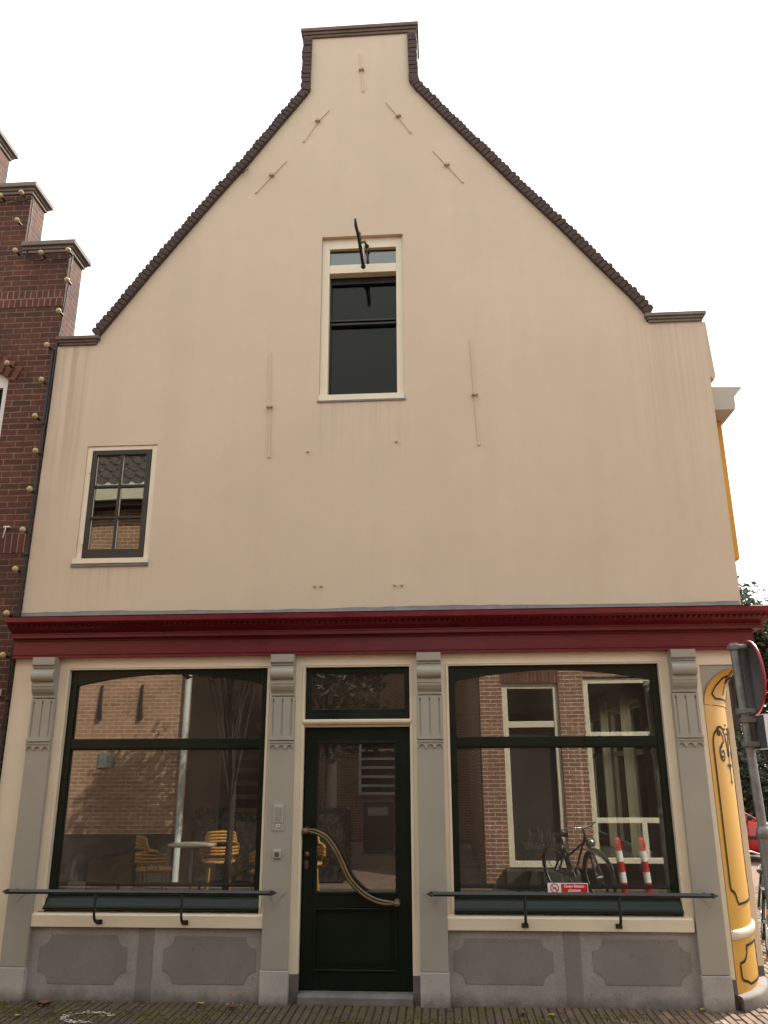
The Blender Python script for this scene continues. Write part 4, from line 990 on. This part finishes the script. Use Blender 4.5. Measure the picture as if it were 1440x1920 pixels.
# ================================================================== car
def car(loc, sc, label):
    t = thing('parked_car', label, 'car', loc); m = Matrix.Translation(loc) @ Matrix.Scale(sc, 4)
    # side outline (x forward +), widths by height
    def T(x, y, z): return m @ Vector((x, y, z))
    stations = [(-2.0, .45, .80, .70), (-1.95, .28, .95, .78), (-1.7, .22, .98, .82), (-1.0, .20, .97, .84), (0, .20, .95, .84), (.75, .20, .93, .84), (1.2, .22, .88, .83), (1.7, .26, .80, .80), (1.98, .32, .66, .70), (2.03, .42, .56, .60)]
    rows = []
    for x, z0, z1, w_ in stations:
        mid = (z0+z1)/2
        rows.append([T(x, y, z) for y, z in ((-w_*.92, z0), (-w_, z0+.08), (-w_*1.02, mid), (-w_*.99, z1-.06), (-w_*.90, z1), (0, z1+.03), (w_*.90, z1), (w_*.99, z1-.06), (w_*1.02, mid), (w_, z0+.08), (w_*.92, z0), (0, z0-.02))])
    b = MB(); b.grid(rows, True); b.face(list(reversed(rows[0]))); b.face(rows[-1]); b.build('body', 'carred', t)
    roof = [(-1.75, 1.02, .66), (-1.55, 1.30, .60), (-1.2, 1.39, .58), (-.5, 1.42, .57), (.1, 1.40, .57), (.32, 1.35, .57)]
    b = MB(); b.grid([[T(x, y, z) for y, z in ((-w_, z-.05), (-w_*.9, z), (0, z+.025), (w_*.9, z), (w_, z-.05))] for x, z, w_ in roof]); 
    for s in (-1, 1):
        for p, q, rr in (((.32, s*.57, 1.33), (1.02, s*.74, .93), .035), ((-.45, s*.59, 1.37), (-.42, s*.78, .95), .04), ((-1.2, s*.6, 1.35), (-1.35, s*.78, .97), .045), ((-1.7, s*.64, 1.05), (-1.45, s*.62, 1.30), .05)): b.tube([T(*p), T(*q)], rr*sc, 8)
    b.build('roof', 'carred', t)
    for s in (-1, 1):
        b = MB(); b.face([T(.28, s*.575, 1.33), T(-.42, s*.585, 1.36), T(-.42, s*.775, .96), T(.96, s*.735, .94)]); b.face([T(-.5, s*.59, 1.36), T(-1.2, s*.6, 1.33), T(-1.32, s*.775, .98), T(-.48, s*.785, .96)]); b.build('side_window', 'glass_car', t)
        b = MB(); b.box(-1.35, 1.1, s*.86-.012, s*.86+.012, .50, .57, m); b.build('door_moulding', 'tyre', t, .003)
        b = MB(); b.ball(T(.78, s*.98, 1.0), .09*sc, 10, (.8, 1.1, .7)); b.tube([T(.80, s*.76, .96), T(.78, s*.92, .98)], .03*sc, 6); b.build('mirror', 'tyre', t)
        b = MB(); b.box(-.20, -.02, s*.86-.014, s*.86+.014, .80, .83, m); b.build('door_handle', 'tyre', t, .003)
        for xx in (-.45, .75): MB().box(xx-.004, xx+.004, s*.858-.002, s*.858+.002, .24, .93, m).build('door_gap', 'tyre', t)
        for xx in (-1.25, 1.32):
            b = MB(); b.lathe([(.20, -.10), (.29, -.10), (.31, -.06), (.31, .06), (.29, .10), (.20, .10)], T(xx, s*.76, .31), (0, 1, 0), 24); wv = None
            w__ = MB(); 
            w__.lathe([(.19*sc, -.10*sc), (.28*sc, -.10*sc), (.305*sc, -.05*sc), (.305*sc, .05*sc), (.28*sc, .10*sc), (.19*sc, .10*sc)], T(xx, s*.76, .31), (0, 1, 0), 24); wo = w__.build('wheel', 'tyre', t)
            w__ = MB(); w__.lathe([(.001, -.09*sc), (.08*sc, -.10*sc), (.19*sc, -.07*sc), (.19*sc, .07*sc), (.08*sc, .10*sc), (.001, .09*sc)], T(xx, s*.76, .31), (0, 1, 0), 20); w__.build('rim', 'steel', wo)
    b = MB(); b.face([T(.34, -.55, 1.34), T(.34, .55, 1.34), T(1.04, .70, .94), T(1.04, -.70, .94)]); b.build('windscreen', 'glass_car', t)
    b = MB(); b.box(-1.3, .6, -.7, .7, .4, .62, m); b.box(-.25, 0, -.6, -.1, .6, 1.05, m); b.box(-.25, 0, .1, .6, .6, 1.05, m); b.build('seats', 'int_dark', t, .03)
    for s in (-1, 1): MB().box(1.90, 2.0, s*.62-.14, s*.62+.14, .55, .68, m).build('headlight', 'chrome', t, .02)
    return t
car((6.0, 11.2, .0), .80, 'red hatchback parked across the square behind the sign pole')

# ================================================================== trees
def tree(name, loc, h, rad, n, label, seed, cz=None, lf_=.10, group=None, low=.25, trunk_h=1.0):
    rnd = random.Random(seed); t = thing(name, label, 'tree', loc, group); L = Vector(loc)
    tr = MB(); top = L+Vector((0, 0, h*.75)); tr.tube([L, L+Vector((.05, 0, h*.3)), L+Vector((-.05, .05, h*.55)), top], [.16*h/7*trunk_h, .12*h/7*trunk_h, .08*h/7*trunk_h, .02], 10)
    lobes = []
    for k in range(13):
        a = rnd.uniform(0, 2*math.pi); z = rnd.uniform(low, .92); rr = rad*(1-abs(z-.5)*.9)*rnd.uniform(.35, .85)
        c = L+Vector((rr*math.cos(a), rr*math.sin(a), z*h)); lobes.append((c, rad*rnd.uniform(.28, .5)))
        st = L+Vector((0, 0, h*rnd.uniform(.2, .5))); tr.tube([st, st.lerp(c, .5)+Vector((0, 0, .15)), c], [.05*h/7*trunk_h, .03*h/7*trunk_h, .008], 6)
    tr.build('trunk', 'trunk', t)
    cr_ = MB()
    for k in range(n):
        c, r_ = rnd.choice(lobes); v = Vector((rnd.gauss(0, 1), rnd.gauss(0, 1), rnd.gauss(0, 1))).normalized()*r_*(rnd.random()**.45)*rnd.choice((1, 1, 1.25))
        p = c+v
        if p.z < .15: continue
        cr_.cur = min(1, max(0, rnd.gauss(.45, .3))); s_ = lf_*rnd.uniform(.6, 1.3)
        a = Vector((rnd.gauss(0, 1), rnd.gauss(0, 1), rnd.gauss(0, .6))).normalized()*s_; q = a.orthogonal().normalized(); q.rotate(Matrix.Rotation(rnd.uniform(0, 6.28), 3, a)); q = q*s_*.45
        cr_.face([p-a, p-a*.2+q, p+a, p-a*.2-q])
    cr_.build('crown', 'leaf', t); return t
tree('broadleaf_tree', (9.0, 17.5, 0), 6.5, 2.5, 21000, 'dark leafy tree whose crown rises right of the yellow column above the red car', 3, low=.08)
tree('broadleaf_tree', (11.6, 18.5, 0), 7.0, 2.8, 18000, 'taller dark tree at the right edge behind the traffic sign', 5, low=.08)
tree('broadleaf_tree', (8.0, 20.5, 0), 6.0, 3.2, 15000, 'lower dark tree furthest back behind the yellow column', 8, low=.05)
tree('street_tree', (-2.3, -4.75, 0), 4.7, 1.0, 3000, 'young street tree on a thin trunk across the street, mirrored in the left window', 11, low=.70, lf_=.06, trunk_h=.5)
tree('alley_tree', (-1.5, -9.2, 0), 6.5, 1.5, 5200, 'leafy alley tree behind the street, mirrored as foliage in the fanlight', 15, low=.38, lf_=.08)

# ================================================================== across the street (mirrored in the panes)
YF = -6.62
OA = thing('orange_brick_house', 'orange brick house with a grey plinth and cream gutter, mirrored in the left shop window', 'house', (-7, YF, 0))
MB().box(-13, -3.52, YF-7, YF, .74, 6.2).build('wall', 'brick_a', OA)
MB().box(-3.519, -3.49, YF-7, YF-.03, .0, 6.2).build('dimming_panel', 'darkwood', OA, .002)  # added dark panel dimming the sunlit alley wall in the mirrored view
MB().box(-13, -3.525, YF-6.9, YF+.02, -.01, .739).build('plinth', 'grey_render', OA)
MB().box(-13.1, -3.4, YF-.05, YF+.32, 6.30, 6.58).build('gutter', 'cream', OA, .01); MB().box(-13.1, -3.45, YF+.001, YF+.25, 6.2, 6.299).build('soffit', 'darkwood', OA)
MB().tube([(-3.56, YF+.06, 0), (-3.56, YF+.06, 6.25)], .05, 10).build('drain_pipe', 'white', OA)
rt_ = MB()
for r_ in range(22):
    for c_ in range(44):
        x = -3.3-c_*.225; y_ = YF+.28-r_*.17; z = 6.62+r_*.20
        rows = []
        for k in range(7):
            t = k/6; rows.append([(x-.225*t, y_+.03, z-.03+.035*math.sin(t*math.pi*2)), (x-.225*t, y_-.19, z+.2+.035*math.sin(t*math.pi*2))])
        rt_.cur = random.random(); rt_.grid(rows, False, True)
rt_.build('roof_tiles', 'rooftile', OA)
for x in (-5.05, -4.35): MB().tube([(x, YF+.03, 2.55), (x, YF+.05, 2.75), (x, YF+.03, 3.1)], [.05, .03, .02], 6).build('wall_anchor', 'black', OA)
MB().tube([(-5.9, YF+.03, 4.9), (-5.9, YF+.03, 5.4)], .04, 6).build('wall_anchor', 'black', OA)
MB().box(-5.0, -4.75, YF, YF+.03, 1.75, 2.0).build('name_plate', 'steel', OA, .01)
OB = thing('red_brick_house', 'red brick house with cream door frame mirrored in the right shop window', 'house', (4, YF, 0))
sheet([(1.32, -.01), (1.68, -.01), (1.68, .26), (1.68, 3.07), (2.6, 3.07), (2.6, .26), (3.0, .26), (3.0, 3.15), (4.6, 3.15), (4.6, .3), (5.2, .3), (5.2, 3.15), (6.8, 3.15), (6.8, -.01), (9, -.01), (9, 6.2), (1.32, 6.2)], [], YF-.25, .25).build('wall', 'brick_b', OB)
MB().box(1.322, 9, YF-7, YF-2.2, 0, 6.2).build('house_body', 'brick_b', OB)
MB().box(1.30, 1.32, YF-7, YF-.252, 0, 6.2).build('side_wall', 'brick_b', OB)
b = MB(); ringbox(b, 1.68, 2.6, .26, 3.07, .09, YF-.15, YF-.05); b.box(1.77, 2.51, YF-.14, YF-.06, 2.36, 2.46); b.build('door_frame', 'cream', OB, .005)
MB().box(1.77, 2.51, YF-.18, YF-.15, .35, 2.36).build('door_leaf', 'int_dark', OB, .004)
MB().box(1.77, 2.51, YF-.13, YF-.125, 2.46, 2.98).build('pane', 'glass_dark', OB)
for wx in (3.0, 5.2):
    b = MB(); ringbox(b, wx, wx+1.6 if wx < 5 else wx+1.6, .32, 3.13, .08, YF-.15, YF-.04); b.box(wx+.08, wx+1.52, YF-.14, YF-.05, .90, .98); b.box(wx+.08, wx+1.52, YF-.14, YF-.05, 2.2, 2.28); b.box(wx+.76, wx+.84, YF-.138, YF-.052, .40, .90); b.build('window_frame', 'cream', OB, .005)
    MB().box(wx+.08, wx+1.52, YF-.12, YF-.11, .40, 3.05).build('pane', 'glass_dark', OB)
MB().box(1.4, 8.9, YF-.8, YF-.78, 0, 3.4).build('room_backing', 'int_dark', OB)
MB().box(1.66, 2.62, YF-.001, YF+.006, 3.071, 3.25).build('soldier_course', 'soldier', OB); MB().box(1.6, 2.7, YF+.0, YF+.4, 0, .25).build('door_step', 'grey_render', OB, .01)
MB().box(1.3, 9, YF, YF+.3, 6.3, 6.55).build('gutter', 'cream', OB, .01)
MB().prism([(YF+.2, 6.56), (YF-3.4, 9.6), (YF-7, 6.56)], 1.3, 9, 'x').build('roof', 'rooftile', OB)
AL = thing('alley_house', 'brick house closing the alley across the street, mirrored in the door glass', 'house', (-1, -15, 0))
MB().box(-5, 3, -15.5, -15, 0, 5).build('wall', 'brick_b', AL)
b = MB(); ringbox(b, -1.5, -.5, 1.1, 2.7, .07, -15.001, -14.95)
for k in range(6): b.box(-1.43, -.57, -15.001, -14.96, 1.3+k*.22, 1.36+k*.22)
b.build('window_frame', 'white', AL); MB().box(-1.43, -.57, -15.0, -14.99, 1.17, 2.63).build('pane', 'glass_dark', AL)
hg = thing('added_hedge', 'added dark hedge hiding the bright alley ground, mirrored low in the left window', 'hedge', (-2.2, -7.2, 0))  # added to block the bright ground from the left window's reflection
MB().box(-3.4, -.95, -7.45, -7.05, 0, 1.0).build('stems', 'trunk', hg)
b = MB(); hr = random.Random(2)
for k in range(7000):
    f = hr.random()
    if f < .6: p = Vector((hr.uniform(-3.45, -.9), -7.02+hr.gauss(0, .03), hr.uniform(.03, 1.08)))
    elif f < .85: p = Vector((hr.uniform(-3.45, -.9), hr.uniform(-7.5, -7.0), 1.05+hr.gauss(0, .03)))
    else: p = Vector((-.92+hr.gauss(0, .03), hr.uniform(-7.5, -7.0), hr.uniform(.03, 1.08)))
    b.cur = hr.random(); a = Vector((hr.gauss(0, 1), hr.gauss(0, 1), hr.gauss(0, 1))).normalized()*.035; q = a.orthogonal().normalized()*.016; b.face([p-a, p+q, p+a, p-q])
b.build('foliage', 'leaf', hg)
ub = thing('utility_cabinet', 'grey utility cabinet standing in the alley, mirrored in the door glass', 'cabinet', (-.8, -12, 0))
MB().box(-1.1, -.45, -12.4, -12, .02, 1.05).build('case', 'signgrey', ub, .01); MB().box(-1.0, -.55, -12.0, -11.99, .75, .92).build('vent', 'white', ub)
for x, lx in ((2.93, .16), (3.26, .15)):
    bo = thing('striped_post', 'red and white striped post, %s of the two mirrored in the right shop window' % ('left' if x < 3 else 'right'), 'post', (x, -4.95, 0), 'red and white posts in the street')
    for k in range(6):
        z0_, z1_ = k*.13, (k+1)*.13; MB().tube([(x+.30*(.0-z0_*.7)*.4+lx, -4.95, z0_), (x+.30*(.0-z1_*.7)*.4+lx, -4.95, z1_)], .047, 14, k in (0, 5)).build('red_stripe' if k % 2 else 'white_stripe', 'signred' if k % 2 else 'signwhite', bo)
    MB().ball((x+.3*(-.78*.7)*.4+lx, -4.95, .78), .046, 12).build('post_cap', 'signred', bo)

# ================================================================== litter, leaves, paint spill
def leaf(x, y, s, rz, mat, label, nm='fallen_leaf'):
    b = MB(); rows = []
    for i in range(5):
        t = i/4; w_ = math.sin(math.pi*min(.98, t+.04))*.42
        rows.append([(x+s*((t-.5)*math.cos(rz)-q*w_*math.sin(rz)), y+s*((t-.5)*math.sin(rz)+q*w_*math.cos(rz)), .008+.22*s*abs(q)+.12*s*math.sin(t*5+rz)**2) for q in (-1, -.4, 0, .4, 1)])
    b.grid(rows, False, True); tag(b.build(nm, mat, loc=(x, y, 0)), label, 'leaf', 'leaves fallen on the pavement')
leaf(-2.37, -.20, .10, .3, 'leafdry', 'orange brown leaf lying before the first dark panel of the left base')
leaf(-.92, -.20, .07, 1.2, 'leafdry', 'brown curled leaf lying left of the door beside the pilaster foot')
leaf(-1.18, -.12, .06, .4, 'leafyellow', 'small yellowish leaf lying close to the left base')
leaf(1.22, -.25, .07, 2.0, 'leafdry', 'reddish curled leaf below the first dark panel of the right base')
leaf(1.43, -.28, .055, .2, 'leafyellow', 'pale yellow leaf below the dark strip of the right base')
leaf(2.55, -.07, .05, .8, 'leafyellow', 'small yellow leaf at the foot of the right pilaster')
leaf(-2.43, -.50, .05, .1, 'leafyellow', 'pale yellow leaf at the very bottom left of the pavement')
sp = MB(); rs = random.Random(4)
def fleck(x, y, s):
    n_ = rs.randint(5, 7); a0 = rs.random()*6; sp.face([(x+s*rs.uniform(.5, 1)*math.cos(a0+6.283*k/n_), y+.7*s*rs.uniform(.5, 1)*math.sin(a0+6.283*k/n_), .0072+rs.uniform(0, .0012)) for k in range(n_)])
for k in range(150):
    a = rs.uniform(.2, 5.2); rr = rs.gauss(1, .12); fleck(-1.92+.17*rr*math.cos(a), -.47+.12*rr*math.sin(a), rs.uniform(.004, .017))
for k in range(110): fleck(rs.uniform(-2.7, -.5), rs.uniform(-.6, -.04), rs.uniform(.002, .007))
for k in range(40): fleck(rs.uniform(.6, 2.6), rs.uniform(-.5, -.04), rs.uniform(.002, .006))
for k in range(30): fleck(-.95+rs.gauss(0, .07), -.10+rs.gauss(0, .03), rs.uniform(.003, .008))
tag(sp.build('paint_flecks', 'litter'), kind='stuff')
mo_ = MB()
for k in range(4200):
    cx_, cy_ = rs.choice(((-2.6, -.3), (-2.2, -.42), (-1.6, -.38), (-1.2, -.5), (.0, -.5), (1.3, -.4), (1.9, -.25), (-1.0, -.3), (.6, -.42), (-2.75, -.12)))
    x, y = cx_+rs.gauss(0, .13), cy_+rs.gauss(0, .07)
    if y > -.03: continue
    x = round(x/.0585)*.0585-.0+rs.gauss(0, .004) if rs.random() < .75 else x
    s = rs.uniform(.003, .009); a = rs.uniform(0, 6.28); mo_.cur = rs.random()
    mo_.face([(x-s*math.cos(a), y-s*math.sin(a), -.004), (x+s*math.cos(a), y+s*math.sin(a), -.004), (x+rs.gauss(0, .003), y+rs.gauss(0, .003), .004+rs.uniform(0, .008))])
M['moss'] = leafmat('moss_green', (.07, .075, .012), (.15, .15, .03), .1)
tag(mo_.build('moss', 'moss'), kind='stuff')
